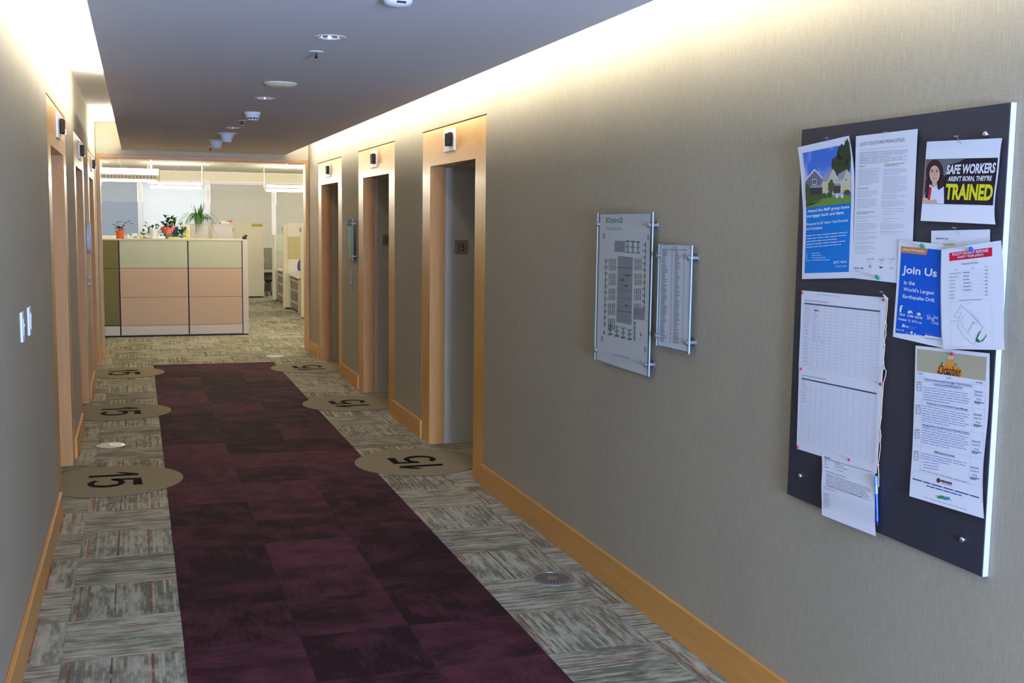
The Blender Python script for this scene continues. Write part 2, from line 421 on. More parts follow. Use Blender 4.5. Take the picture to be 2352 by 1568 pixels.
# ================================================================ SETTING
X0, X1, Y0, Y1 = -5.6, 4.6, -3.6, 28.75
b = MB(); b.box(X0, X1, Y0, 30.2, -0.1, 0.0)
struct('floor', b, 'carpet_grey', 'grey striped carpet tiles with thin rust lines laid in quarter turns', 'floor')
b = MB(); b.box(XL, XR, -3.5, YC, 0.0005, 0.0025)
tag(b.build('carpet_runner', 'carpet_purple', loc=((XL+XR)/2, 5, 0)), 'wide dark purple tiled carpet runner down the middle of the corridor', 'carpet')
def wall(name, xs, doors, label):
    b = MB(); x0, x1 = xs; hw = HALF+0.006; ys = [Y0]
    for c in doors: ys += [c-hw, c+hw]
    ys.append(D)
    for k in range(0, len(ys), 2): b.box(x0, x1, ys[k], ys[k+1], 0, HU)
    for c in doors: b.box(x0, x1, c-hw, c+hw, HO+0.008, HU)
    struct(name, b, 'wallpaper', label, 'wall')
wall('wall_right', (0.0, 0.13), R_DOORS, 'right corridor wall in grey beige fabric paper holding the notice board')
wall('wall_left', (W, W-0.13), L_DOORS, 'left corridor wall in grey beige fabric paper with two switches')
for nm, x0, x1, lb in (('wall_lightstop_right', 0.5, 0.6, 'added unseen wall behind the right hand doors, blocks outside light'), ('wall_lightstop_left', W-0.6, W-0.5, 'added unseen wall behind the left hand doors, blocks outside light')):
    b = MB(); b.box(x0, x1, Y0, D, 0, HU); b.box(*( (0.13, 0.5) if x0 > 0 else (W-0.5, W-0.13)), Y0, Y0+0.05, 0, HU)
    struct(nm, b, 'jamb_white', lb, 'wall')  # closing walls added to keep world light from leaking around the doors
b = MB(); b.box(X0, W-0.002, D, D+0.18, 0, HU); b.box(0.002, X1, D, D+0.18, 0, HU); b.box(W-0.002, 0.002, D, D+0.18, HT+0.002, HU)
struct('wall_end', b, 'header_paint', 'cream end wall and header above the wide office opening', 'wall')
b = MB()
b.box(W-0.6, -2.42, Y0, Y0+0.1, 0, HU); b.box(-0.16, 0.6, Y0, Y0+0.1, 0, HU); b.box(-2.42, -0.16, Y0, Y0+0.1, 0, 0.42); b.box(-2.42, -0.16, Y0, Y0+0.1, 2.48, HU)
struct('wall_back', b, 'wallpaper', 'corridor wall behind the viewer with its daylight window', 'wall')
b = MB(); b.box(W-0.6, 0.6, Y0, D, HU, HU+0.08)
struct('ceiling_cove', b, 'cove_paint', 'white upper ceiling above the lit coves', 'ceiling')
# dropped ceiling with round holes for the downlights
LIGHTS_Y = (5.069, 7.774, 10.425, 13.094); LX = -1.268
b = MB(); b.box(CL, CR, Y0+0.1, D-0.001, HC, HC+0.028)
ceil = b.build('ceiling', 'ceiling_paint')
c2 = MB()
for y in LIGHTS_Y: c2.cyl((LX, y, HC-0.1), (LX, y, HC+0.1), 0.053, n=32)
cut = c2.build('cutter', 'black')
md = ceil.modifiers.new('holes', 'BOOLEAN'); md.object = cut; md.operation = 'DIFFERENCE'; md.solver = 'EXACT'
dg = bpy.context.evaluated_depsgraph_get(); dg.update()
nm_ = bpy.data.meshes.new_from_object(ceil.evaluated_get(dg)); ceil.modifiers.clear(); ceil.data = nm_
bpy.data.objects.remove(cut)
tag(ceil, 'smooth dropped ceiling panel between the two light coves', 'ceiling', None, 'structure')
# baseboards
def baseboards(side, xs, doors, where):
    ys = [Y0+0.1]
    for c in doors: ys += [c-HALF+0.012, c+HALF-0.012]
    ys.append(D-0.035)
    txt = ['nearest the viewer', 'between first and second lift doors', 'between second and third lift doors', 'between third lift door and office opening']
    for k in range(0, len(ys), 2):
        b = MB(); b.box(xs[0], xs[1], ys[k], ys[k+1], 0.0, BH)
        struct('baseboard_'+side, b, 'maple_along', 'maple baseboard on the %s wall, %s' % (side, txt[k//2]), 'baseboard', bevel=0.002)
baseboards('right', (-0.018, -0.0005), R_DOORS, 'right'); baseboards('left', (W+0.0005, W+0.018), L_DOORS, 'left')
# office opening trim
t1 = thing('trim_1', 'thin maple frame around the wide opening to the office', 'trim', (-1.29, D, 0), kind='structure')
tw = 0.043
b = MB(); b.box(W+0.001, W+tw, D-0.03, D+0.19, 0, HT); b.build('jamb', 'maple_upright', t1, bevel=0.002)
b = MB(); b.box(-tw, -0.001, D-0.03, D+0.19, 0, HT); b.build('jamb', 'maple_upright', t1, bevel=0.002)
b = MB(); b.box(W+tw, -tw, D-0.03, D+0.19, HT-tw, HT); b.build('head', 'maple_header', t1, bevel=0.002)

# ---------------------------------------------------------------- lift doors
def lift_door():
    t = thing('door_1', 'x', 'lift door', (0, 0, 0), kind='structure')
    ih = HALF-FW
    fr = MB(); fr.box(0.0005, 0.1, -HALF, -ih, 0, HO); fr.build('frame_upright', 'maple_upright', t, bevel=0.0015)
    fr = MB(); fr.box(0.0005, 0.1, ih, HALF, 0, HO); fr.build('frame_upright', 'maple_upright', t, bevel=0.0015)
    fr = MB(); fr.box(0.0005, 0.1, -ih, ih, HI, HO); fr.build('frame_head', 'maple_cross', t, bevel=0.0015)
    for s in (-1, 1):
        j = MB(); j.box(0.004, 0.1, s*(ih-0.004), s*ih, 0, HI-0.001); j.build('jamb_lining', 'maple_jamb', t)
        j = MB(); j.box(0.101, 0.12, s*(ih-0.001), s*(ih+0.03), 0, HI); j.build('jamb_strip', 'maple_jamb', t)
        j = MB(); j.box(0.1205, 0.43, s*(ih-0.008), s*(ih+0.05), 0, HI); j.build('return_panel', 'jamb_white', t)
    j = MB(); j.box(0.1205, 0.43, -ih, ih, HI-0.006, HI+0.05); j.build('return_head', 'jamb_white', t)
    g = MB(); g.box(0.1005, 0.132, -HALF-0.05, -ih-0.031, 0, HO+0.06); g.box(0.1005, 0.132, ih+0.031, HALF+0.05, 0, HO+0.06); g.box(0.1005, 0.132, -ih-0.031, ih+0.031, HI+0.051, HO+0.06)
    g.v = [Vector((max(v.x, 0.1315) if v.x > 0.12 else 0.1305, v.y, v.z)) for v in g.v]
    g.build('gap_light_stop', 'shadow_gap', t)  # dark sheet added behind the frame gap, stops outside light
    for s in (-1, 1):
        p = MB(); p.box(0.43, 0.46, s*0.002, s*(ih+0.05), 0.006, HI+0.05); p.build('door_panel', 'door_metal', t)
    p = MB(); p.box(0.36, 0.43, -ih+0.009, ih-0.009, 0.0, 0.005); p.build('sill', 'aluminium', t)
    return t
proto = lift_door(); proto.location = (0, R_DOORS[0], 0); proto['label'] = 'nearest lift doorway on the right wall in a broad maple frame'
dl = ['second lift doorway on the right wall in a maple frame', 'farthest lift doorway on the right wall beside the office opening']
ll = ['nearest lift doorway on the left wall beyond the switches', 'second lift doorway on the left wall', 'farthest lift doorway on the left wall beside the office opening']
for k in (1, 2): dup(proto, dl[k-1], (0, R_DOORS[k], 0)).name = 'door_%d' % (k+1)
for k in range(3): dup(proto, ll[k], (W, L_DOORS[k], 0), PI).name = 'door_%d' % (k+4)

# indicators above the lift doors
def indicator():
    t = thing('lift_indicator', 'x', 'indicator', (0, 0, 0), 'lift indicators above the doors')
    b = MB(); b.box(-0.013, 0.0, -0.14, 0.14, -0.078, 0.078); b.build('plate', 'white_metal', t, bevel=0.003)
    b = MB(); b.box(-0.046, -0.0132, -0.105, -0.005, -0.046, 0.05); b.build('lens', 'black_gloss', t, bevel=0.008)
    for s in (-1, 1):
        b = MB(); b.cyl((-0.013, s*0.122, 0), (-0.0155, s*0.122, 0), 0.006, n=10); b.build('screw', 'chrome', t)
    return t
ip = indicator(); ip.location = (0, R_DOORS[0]+0.02, 2.293)
ip['label'] = 'white plate with black lens above nearest right lift door'
ord_ = ['nearest', 'second', 'farthest']
for k in (1, 2): dup(ip, 'white plate with black lens above %s right lift door' % ord_[k], (0, R_DOORS[k]+0.02, 2.288))
for k in range(3): dup(ip, 'white plate with black lens above %s left lift door' % ord_[k], (W, L_DOORS[k]+0.02, 2.285), PI)
# floor number plates on the white returns
def number_plate(yj, label):
    t = thing('floor_number_plate', label, 'number plate', (0.25, yj, 1.52), 'floor number plates in the lift doorways')
    b = MB(); b.box(0.196, 0.302, yj-0.004, yj, 1.474, 1.582); b.build('plate', 'steel_dark', t, bevel=0.001)
    vs, fs = text2d('15', 0.008); b = MB()
    b.add([(0.229+0.042*x, yj-0.0047, 1.500+0.055*y) for x, y in vs], fs); b.build('numeral', 'black', t)
number_plate(R_DOORS[0]+HALF-FW-0.008, 'square metal plate numbered 15 inside nearest right lift doorway')
number_plate(R_DOORS[1]+HALF-FW-0.008, 'square metal plate numbered 15 inside second right lift doorway')

# ---------------------------------------------------------------- floor medallions
one, five = medallion_digits()
def medallion(cx, cy, sgn, label):
    t = thing('floor_medallion', label, 'carpet inlay', (cx, cy, 0), 'round carpet medallions numbered 15')
    R = 0.445; b = MB(); n = 72; z = 0.0045
    b.lathe((cx, cy, 0), [(R, 0.003), (R, z), (0.0, z)], n); b.build('disc', 'carpet_taupe', t)
    for nm, polys, du in (('numeral_one', one, -0.165), ('numeral_five', five, -0.13)):
        b = MB()
        for k, q in enumerate(polys):
            pts = []
            for u_, v_ in q:
                uu, vv = (u_+du)*1.0, (v_-0.165)*0.92
                pts.append((cx-sgn*vv, cy+sgn*uu, z+0.0006))
            b.poly(pts)
        b.build(nm, 'carpet_black', t)
for k in range(3): medallion(-0.243, R_DOORS[k]-0.015, 1, 'round taupe carpet medallion reading 15 before %s right lift door' % ord_[k])
for k in range(3): medallion(-2.303, L_DOORS[k]+0.03, -1, 'round taupe carpet medallion reading 15 before %s left lift door' % ord_[k])

# floor air vents
def floor_vent(c, label):
    t = thing('floor_vent', label, 'floor vent', (c[0], c[1], 0), 'round floor air vents')
    R = 0.108
    b = MB(); b.lathe(c, [(R, 0.0005), (R, 0.004), (R-0.008, 0.006), (R-0.02, 0.0055), (R-0.021, 0.003)], 48); b.build('rim', 'aluminium', t, True)
    b = MB(); b.lathe(c, [(R-0.018, 0.0008), (0, 0.0008)], 40); b.build('well', 'black', t)
    b = MB()
    for k in range(26):
        a = 2*PI*k/26; d = V(cos(a), sin(a), 0)
        L = 0.030 if k % 2 else 0.022
        s_ = V(-sin(a), cos(a), 0); p0 = V(*c)+d*0.02; p1 = V(*c)+d*(R-0.019)
        b.add([p0-s_*.0012+V(0,0,.0045), p1-s_*.0078+V(0,0,.0045), p1+s_*.0078+V(0,0,.0045), p0+s_*.0012+V(0,0,.0045)], [(0,1,2,3)])
    b.build('grille', 'aluminium', t)
    b = MB(); b.lathe(c, [(0.026, 0.0046), (0.024, 0.0056), (0, 0.0058)], 24); b.build('hub', 'aluminium', t, True)
floor_vent((-0.233, 4.872, 0), 'round metal floor vent in grey carpet near the right baseboard')
floor_vent((-2.345, 8.768, 0), 'round metal floor vent between first and second left lift doors')
floor_vent((-0.507, 14.04, 0), 'small distant floor vent in carpet just before the office opening')

# ---------------------------------------------------------------- cove light tubes
def cove(x, y0, y1, lab):
    n = max(1, round((y1-y0)/1.3)); L = (y1-y0)/n
    for k in range(n):
        a = y0+k*L
        t = thing('cove_light', '%s, %s' % (lab, 'number %d from the viewer' % (k+1)), 'cove light', (x, a+L/2, HC+0.028), 'fluorescent tubes hidden in the coves')
        b = MB(); b.box(x-0.02, x+0.02, a+0.01, a+L-0.01, HC+0.0285, HC+0.042); b.build('channel', 'white_metal', t)
        b = MB(); b.cyl((x, a+0.03, HC+0.056), (x, a+L-0.03, HC+0.056), 0.012, n=6, caps=False); b.build('lamp_tube', 'tube_cove', t)
cove(CR-0.024, Y0+0.2, D-0.3, 'fluorescent tube above the right ceiling edge')
cove(CL+0.024, Y0+0.2, 9.4, 'fluorescent tube above the left ceiling edge')
cove(CL+0.024, 12.3, 14.2, 'fluorescent tube above far left ceiling edge past dark gap')

# ---------------------------------------------------------------- ceiling fittings
def downlight(y, label, lit):
    t = thing('downlight', label, 'downlight', (LX, y, HC), 'round downlights along the ceiling')
    c = (LX, y, HC)
    b = MB(); b.lathe(c, [(0.052, 0.0), (0.055, -0.004), (0.068, -0.004), (0.071, -0.0005)], 40); b.build('trim_ring', 'white_metal', t, True)
    b = MB(); b.lathe(c, [(0.0522, 0.0), (0.048, 0.03), (0.040, 0.07), (0.028, 0.095), (0.0, 0.1)], 40); b.build('reflector', 'reflector', t, True)
    b = MB(); b.cyl((LX, y, HC+0.06), (LX, y, HC+0.098), 0.018, n=16); b.build('lamp', 'bulb' if lit else 'white_plastic', t, True)
    if lit:
        l = bpy.data.lights.new('downlight_beam', 'SPOT'); l.energy = SPOT; l.color = (1.0, 0.78, 0.52); l.spot_size = math.radians(95); l.spot_blend = 0.8; l.shadow_soft_size = 0.03
        o = bpy.data.objects.new('downlight_beam', l); COL.objects.link(o); o.parent = t; o.location = (0, 0, 0.03)
downlight(LIGHTS_Y[0], 'nearest round recessed downlight with dark bulb in the ceiling', False)
downlight(LIGHTS_Y[1], 'second recessed downlight, between disc cover and smoke detector', True)
downlight(LIGHTS_Y[2], 'third recessed downlight, just before the white cones', True)
downlight(LIGHTS_Y[3], 'farthest recessed downlight near the end wall', True)
def sprinkler(p, label, s=1.0):
    c = V(p[0], p[1], HC); t = thing('ceiling_sprinkler', label, 'sprinkler', c, 'ceiling sprinklers')
    b = MB(); b.lathe(c, [(0.038*s, 0.0), (0.036*s, -0.004), (0.018*s, -0.007), (0.0, -0.007)], 28); b.build('escutcheon', 'white_metal', t, True)
    b = MB(); b.cyl(c+V(0,0,-.006), c+V(0,0,-.04), 0.005, 0.004, 8); b.cyl(c+V(0,0,-.02), c+V(0,0,-.03), .008, n=8); b.build('stem', 'black', t)
    b = MB(); b.cyl(c+V(0,0,-.04), c+V(0,0,-.043), 0.014*s, n=14); b.build('deflector', 'steel', t)
sprinkler((-1.262, 5.535), 'nearest ceiling sprinkler behind the dark downlight')
sprinkler((-1.262, 9.62), 'middle ceiling sprinkler just past the smoke detector')
sprinkler((-1.285, 13.45), 'farthest ceiling sprinkler close to the end wall')
t = thing('ceiling_disc_cover', 'flat round cover plate with two screws on the ceiling', 'cover plate', (-1.271, 6.89, HC))
b = MB(); b.lathe((-1.271, 6.89, HC), [(0.098, 0), (0.098, -0.005), (0.085, -0.017), (0.055, -0.025), (0.0, -0.029)], 48); b.build('plate', 'disc_paint', t, True)
for dx, dy in ((0.012, -0.05), (-0.012, 0.05)):
    b = MB(); b.cyl((-1.271+dx, 6.89+dy, HC-0.024), (-1.271+dx, 6.89+dy, HC-0.029), 0.005, n=10); b.build('screw', 'steel', t)
c = V(-1.247, 8.862, HC); t = thing('smoke_detector', 'white smoke detector with dark slots in the middle of the ceiling', 'smoke detector', c)
b = MB(); b.lathe(c, [(0.062, 0), (0.062, -0.012), (0.056, -0.02)], 36); b.build('base', 'white_plastic', t, True)
b = MB(); b.lathe(c, [(0.054, -0.0195), (0.053, -0.034), (0.046, -0.042)], 36); b.lathe(c, [(0.044, -0.053), (0.036, -0.062), (0, -0.064)], 36); b.build('cap', 'white_plastic', t, True)
b = MB(); b.lathe(c, [(0.043, -0.042), (0.042, -0.053)], 36); b.build('slot_ring', 'black', t)
for k in range(10):
    a_ = 2*PI*k/10+.2; b = MB(); b.bar(c+V(cos(a_)*.043, sin(a_)*.043, -.0415), c+V(cos(a_)*.042, sin(a_)*.042, -.0535), .006, .006); b.build('rib', 'white_plastic', t)
def strobe(p, label):
    c = V(p[0], p[1], HC); t = thing('ceiling_cone', label, 'ceiling horn', c, 'white cone fittings on the ceiling')
    b = MB(); b.lathe(c, [(0.092, 0), (0.09, -0.007), (0.07, -0.01)], 36); b.build('flange', 'white_plastic', t, True)
    b = MB(); b.lathe(c, [(0.068, -0.009), (0.044, -0.082), (0.04, -0.086), (0, -0.087)], 36); b.build('cone', 'white_plastic', t, True)
strobe((-1.27, 11.15), 'nearer white cone fitting hanging from the far ceiling')
strobe((-1.30, 12.2), 'farther white cone fitting behind the first cone')
c = V(-1.182, 4.09, HC); t = thing('ceiling_sensor', 'white domed ceiling sensor with black slot at top edge', 'sensor', c)
b = MB(); b.lathe(c, [(0.055, 0), (0.054, -0.014), (0.046, -0.026), (0.028, -0.033), (0, -0.035)], 36); b.build('dome', 'white_plastic', t, True)
b = MB(); b.box(c.x-0.014, c.x+0.02, c.y-0.05, c.y-0.03, HC-0.027, HC-0.02); b.build('slot', 'black', t)

# ---------------------------------------------------------------- wall fittings
def switch(y, zc, dim, label):
    t = thing('light_switch', label, 'light switch', (W, y, zc), 'light switches on the left wall')
    b = MB(); b.box(W+0.0002, W+0.011, y-0.036, y+0.036, zc-0.0615, zc+0.0615); b.build('plate', 'white_plastic', t, bevel=0.003)
    b = MB()
    if dim: b.box(W+0.011, W+0.0135, y-0.014, y+0.014, zc-0.034, zc+0.034); b.build('rocker', 'white_plastic', t, bevel=0.001)
    else: b.box(W+0.011, W+0.0145, y-0.017, y+0.017, zc-0.036, zc+0.036); b.build('paddle', 'white_plastic', t, bevel=0.001)
    b = MB(); b.box(W+0.0135, W+0.016, y-0.006, y+0.006, zc+(0.012 if not dim else 0.0), zc+(0.03 if not dim else 0.012)); b.build('slider', 'white_plastic', t, bevel=0.001)
    for s in (-1, 1):
        b = MB(); b.cyl((W+0.011, y, zc+s*0.05), (W+0.0122, y, zc+s*0.05), 0.0035, n=8); b.build('screw', 'steel', t)
switch(4.905, 1.274, True, 'white light switch on left wall, the lower nearer one')
switch(5.215, 1.270, False, 'white light switch on left wall, beside the first lift door')
def call_panel(x, y, z, s, label):
    t = thing('call_panel', label, 'lift call panel', (x, y, z), 'lift call button panels')
    b = MB(); b.box(x, x+s*0.006, y-0.036, y+0.036, z-0.115, z+0.115); b.build('plate', 'steel_dark', t, bevel=0.001)
    for dz in (0.036, -0.03):
        b = MB(); b.lathe((x+s*0.006, y, z+dz), [(0.016, 0), (0.016, 0.006), (0.012, 0.009), (0, 0.009)], 20, V(s, 0, 0)); b.build('button', 'chrome', t, True)
call_panel(0, 11.48, 1.078, -1, 'slim steel lift call panel on right wall under glass sign')
call_panel(W, 11.30, 1.10, 1, 'slim steel lift call panel on left wall below the pale disc')
c = V(W, 11.45, 1.525); t = thing('wall_disc', 'round pale disc fitting with white rim on the left wall', 'wall fitting', c)
b = MB(); b.lathe(c, [(0.15, 0.0005), (0.152, 0.02), (0.145, 0.032), (0.135, 0.034), (0.133, 0.028)], 48, V(1,0,0)); b.build('rim', 'white_plastic', t, True)
b = MB(); b.lathe(c, [(0.1335, 0.026), (0.0, 0.028)], 48, V(1,0,0)); b.build('face', 'flipper_door', t, True)

# ---------------------------------------------------------------- printed sheets
class Paper:
    """a sheet on the wall side; rows of (v, left pixel, right pixel, lift) trace its outline on its own plane"""
    def __init__(s, name, label, cat, rows, x, scale, org, group=None, sheet='paper', parent=None, sheetname='sheet'):
        s.sc, s.org = scale, org
        s.rows = sorted([(v, atX(s.px(a), x-l), atX(s.px(c), x-l)) for v, a, c, l in rows], key=lambda r: r[0])
        cen = s.P(.5, .5)
        s.t = parent or thing(name, label, cat, cen, group)
        b = MB(); nu, nv = 12, 20
        for sd in (0, 1):
            o = len(b.v); off = V(0.0003*sd, 0, 0)
            b.v += [s.P(i/nu, j/nv)+off for j in range(nv+1) for i in range(nu+1)]
            for j in range(nv):
                for i in range(nu):
                    a = o+j*(nu+1)+i; q = [a, a+1, a+nu+2, a+nu+1]; b.f.append(q if sd == 0 else q[::-1]); b.m.append(0)
        b.build(sheetname, sheet, s.t, smooth=False)
        s.bb = {}; s.layer = 1
    def px(s, p): return (s.org[0]+p[0]/s.sc, s.org[1]+p[1]/s.sc)
    def P(s, u, v, lift=0.0):
        r = s.rows; n = len(r); k = 0
        while k < n-2 and v > r[k+1][0]: k += 1
        f = (v-r[k][0])/(r[k+1][0]-r[k][0])
        def cm(i):                                           # Catmull-Rom along the rows so curls stay smooth
            p1, p2 = r[k][i], r[k+1][i]; p0 = r[k-1][i] if k > 0 else p1*2-p2; p3 = r[k+2][i] if k+2 < n else p2*2-p1
            return 0.5*((2*p1)+(p2-p0)*f+(2*p0-5*p1+4*p2-p3)*f*f+(3*p1-p0-3*p2+p3)*f**3)
        a, c = cm(1), cm(2)
        return a.lerp(c, u)-V(lift, 0, 0)
    def uv(s, p):
        X, Y = s.px(p); u, v = .5, .5
        for _ in range(12):
            a = proj(s.P(u, v)); bx = proj(s.P(u+.01, v)); by = proj(s.P(u, v+.01))
            e = (X-a[0], Y-a[1]); m00, m10, m01, m11 = (bx[0]-a[0])/.01, (bx[1]-a[1])/.01, (by[0]-a[0])/.01, (by[1]-a[1])/.01
            d = m00*m11-m01*m10; u += (e[0]*m11-e[1]*m01)/d; v += (m00*e[1]-m10*e[0])/d
            u = min(1.3, max(-.3, u)); v = min(1.3, max(-.3, v))
        return u, v
    def mb(s, part):
        if part not in s.bb: s.bb[part] = (MB(), [])
        return s.bb[part]
    def use(s, part, mt):
        b, ms = s.mb(part)
        if mt not in ms: ms.append(mt)
        b.cur = ms.index(mt); return b
    def lift(s, l): return 0.0004+0.00022*l
    def quad(s, part, pts, mt, l=0, n=6):
        b = s.use(part, mt); q = [s.uv(p) for p in pts]; o = len(b.v)      # TL TR BR BL
        for j in range(n+1):
            for i in range(n+1):
                a, c = i/n, j/n
                u = (1-c)*((1-a)*q[0][0]+a*q[1][0])+c*((1-a)*q[3][0]+a*q[2][0]); v = (1-c)*((1-a)*q[0][1]+a*q[1][1])+c*((1-a)*q[3][1]+a*q[2][1])
                b.v.append(s.P(u, v, s.lift(l)))
        for j in range(n):
            for i in range(n): a = o+j*(n+1)+i; b.f.append([a, a+n+1, a+n+2, a+1]); b.m.append(b.cur)
    def rect(s, part, x0, y0, x1, y1, mt, l=0, n=2): s.quad(part, [(x0,y0),(x1,y0),(x1,y1),(x0,y1)], mt, l, n)
    def cut(s, b, uvs, faces, l):
        bm = bmesh.new(); vs = [bm.verts.new((u, v, 0)) for u, v in uvs]
        for f in faces:
            try: bm.faces.new([vs[i] for i in f])
            except ValueError: pass
        us, ws = [p[0] for p in uvs], [p[1] for p in uvs]
        for k in range(13):
            c = k/12
            if min(us) < c < max(us): bmesh.ops.bisect_plane(bm, geom=bm.verts[:]+bm.edges[:]+bm.faces[:], plane_co=(c,0,0), plane_no=(1,0,0))
        for k in range(21):
            c = k/20
            if min(ws) < c < max(ws): bmesh.ops.bisect_plane(bm, geom=bm.verts[:]+bm.edges[:]+bm.faces[:], plane_co=(0,c,0), plane_no=(0,1,0))
        bm.verts.index_update()
        b.add([s.P(v.co.x, v.co.y, s.lift(l)) for v in bm.verts], [[v.index for v in f.verts] for f in bm.faces]); bm.free()
    def poly(s, part, pts, mt, l=1):
        b = s.use(part, mt); s.cut(b, [s.uv(p) for p in pts], [list(range(len(pts)))[::-1]], l)
    def blob(s, part, c, rx, ry, mt, l=1, n=16, rough=0.0):
        s.poly(part, [(c[0]+rx*(1+rough*random.uniform(-1,1))*cos(2*PI*k/n), c[1]+ry*(1+rough*random.uniform(-1,1))*sin(2*PI*k/n)) for k in range(n)], mt, l)
    def text(s, part, body, bl, br, tl, mt, l=2, bold=0.0, slant=0.0):
        b = s.use(part, mt); vs, fs = text2d(body, bold); a, r, t = s.uv(bl), s.uv(br), s.uv(tl)
        uvs = [(a[0]+(x+slant*y)*(r[0]-a[0])+y*(t[0]-a[0]), a[1]+(x+slant*y)*(r[1]-a[1])+y*(t[1]-a[1])) for x, y in vs]
        if abs(t[1]-a[1]) > 0.025: s.cut(b, uvs, fs, l)
        else: b.add([s.P(u, v, s.lift(l)) for u, v in uvs], fs)
    def line(s, part, p0, p1, wd, mt, l=1, n=1):
        """thin rule between two points, wd in crop pixels across"""
        dx, dy = p1[0]-p0[0], p1[1]-p0[1]; L = math.hypot(dx, dy) or 1; nx, ny = -dy/L*wd/2, dx/L*wd/2
        b = s.use(part, mt)
        for k in range(n):
            a, c = k/n, (k+1)/n
            q = [(p0[0]+dx*a-nx, p0[1]+dy*a-ny), (p0[0]+dx*c-nx, p0[1]+dy*c-ny), (p0[0]+dx*c+nx, p0[1]+dy*c+ny), (p0[0]+dx*a+nx, p0[1]+dy*a+ny)]
            b.poly([s.P(*s.uv(p), s.lift(l)) for p in q][::-1])
    def para(s, part, p0, p1, dy, nl, mt, th, l=1, last=0.6, rag=0.1):
        """nl lines of word bars, first line from p0 to p1, dy the step down"""
        for k in range(nl):
            e = last if k == nl-1 else 1-rag*random.random(); x = 0.0
            sk = dy if isinstance(dy, tuple) else (0, dy)
            while x < e-0.02:
                wl = min(e-x, random.uniform(.07, .22))
                q = lambda f: (p0[0]+(p1[0]-p0[0])*f+sk[0]*k, p0[1]+(p1[1]-p0[1])*f+sk[1]*k)
                s.line(part, q(x), q(x+wl), th, mt, l); x += wl+0.018
    def scribble(s, part, p0, p1, amp, mt, wd=2.0, n=14):
        pts = [(p0[0]+(p1[0]-p0[0])*k/n+random.uniform(-.3,.3)*amp, p0[1]+(p1[1]-p0[1])*k/n+random.uniform(-1,1)*amp) for k in range(n+1)]
        for a, c in zip(pts, pts[1:]): s.line(part, a, c, wd, mt, 2)
    def done(s):
        for part, (b, ms) in s.bb.items(): b.build(part, ms, s.t)
        return s.t

# ---------------------------------------------------------------- glass mounted signs
def standoffs(t, spots, x, s_=1):
    for y, z in spots:
        b = MB(); b.cyl((-0.0005, y, z), (-0.006, y, z), 0.016, n=20); b.cyl((-0.006, y, z), (x-0.004, y, z), 0.009, n=16); b.lathe((x-0.004, y, z), [(0.011, 0), (0.011, 0.004), (0.008, 0.007), (0.004, 0.008), (0, 0.008)], 16, V(-1,0,0))
        b.build('standoff', 'aluminium', t, True)
def framed_sign(name, label, corners, x, paper_px=None, scale=1, org=(0, 0), panel='acrylic', group=None):
    P4 = [atX(p, x) for p in corners]                        # TL TR BR BL
    y1 = (P4[0].y+P4[3].y)/2; y0 = (P4[1].y+P4[2].y)/2; z1 = (P4[0].z+P4[1].z)/2; z0 = (P4[2].z+P4[3].z)/2
    t = thing(name, label, 'sign', (x, (y0+y1)/2, (z0+z1)/2), group)
    b = MB(); b.box(x-0.005, x-0.0045, y0, y1, z0, z1); b.build('front_panel', panel, t)
    b = MB(); b.box(x+0.002, x+0.004, y0, y1, z0, z1); b.build('back_panel', panel, t)
    b = MB(); e = 0.0022
    b.box(x-0.0045, x+0.002, y0, y0+e, z0, z1); b.box(x-0.0045, x+0.002, y1-e, y1, z0, z1); b.box(x-0.0045, x+0.002, y0+e, y1-e, z0, z0+e); b.box(x-0.0045, x+0.002, y0+e, y1-e, z1-e, z1)
    b.build('panel_edge', 'acrylic_edge', t)
    return t, y0, y1, z0, z1
SX = -0.030; S5, O5 = 3.7333, (1340, 460)
def c5(x, y): return (O5[0]+x/S5, O5[1]+y/S5)
t, y0, y1, z0, z1 = framed_sign('floor_plan_sign', 'large glass mounted floor plan sign with grey building plan', [c5(128,105), c5(598,100), c5(568,1512), c5(98,1365)], SX, group='glass signs on the right wall')
standoffs(t, [(y0+0.022, z1-0.055), (y1-0.022, z1-0.055), (y0+0.022, z0+0.05), (y1-0.022, z0+0.05)], SX-0.005)
p = Paper('', '', '', [(1, (145,118), (577,112), 0), (0, (112,1362), (548,1506), 0)], SX-0.001, S5, O5, parent=t, sheetname='insert_sheet', sheet='paper_shaded')
p.text('logo', 'BC', (195,192), (224,194), (196,146), 'print_logo_green', 2, .03); p.text('logo', 'hydro', (228,206), (306,208), (229,146), 'print_logo_blue', 2, .03)
p.rect('logo', 312, 146, 336, 192, 'print_logo_green', 1); p.rect('logo', 318, 158, 330, 180, 'paper', 2)
p.text('logo', 'FOR GENERATIONS', (195,255), (334,258), (195,232), 'ink_pale', 1)
plan = 'plan_drawing'
p.quad(plan, [(297,475),(425,488),(412,1068),(283,1040)], 'print_plan_grey', 0)
p.quad(plan, [(268,345),(360,350),(357,446),(266,440)], 'print_plan_grey', 0); p.quad(plan, [(432,918),(530,930),(525,1030),(428,1018)], 'print_plan_grey', 0)
for y in (575, 770, 838, 905, 950): p.line(plan, (292,y-4), (418,y+10), 7 if y in (575,950) else 3, 'print_plan_dark', 1)
for x in (320, 345, 380): p.line(plan, (x, 590), (x-3, 760), 2, 'print_plan_dark', 1)
for q in ((355,635,408,650),(318,675,352,690),(352,722,376,740),(355,895,385,908)): p.rect(plan, *q, 'print_plan_dark', 1)
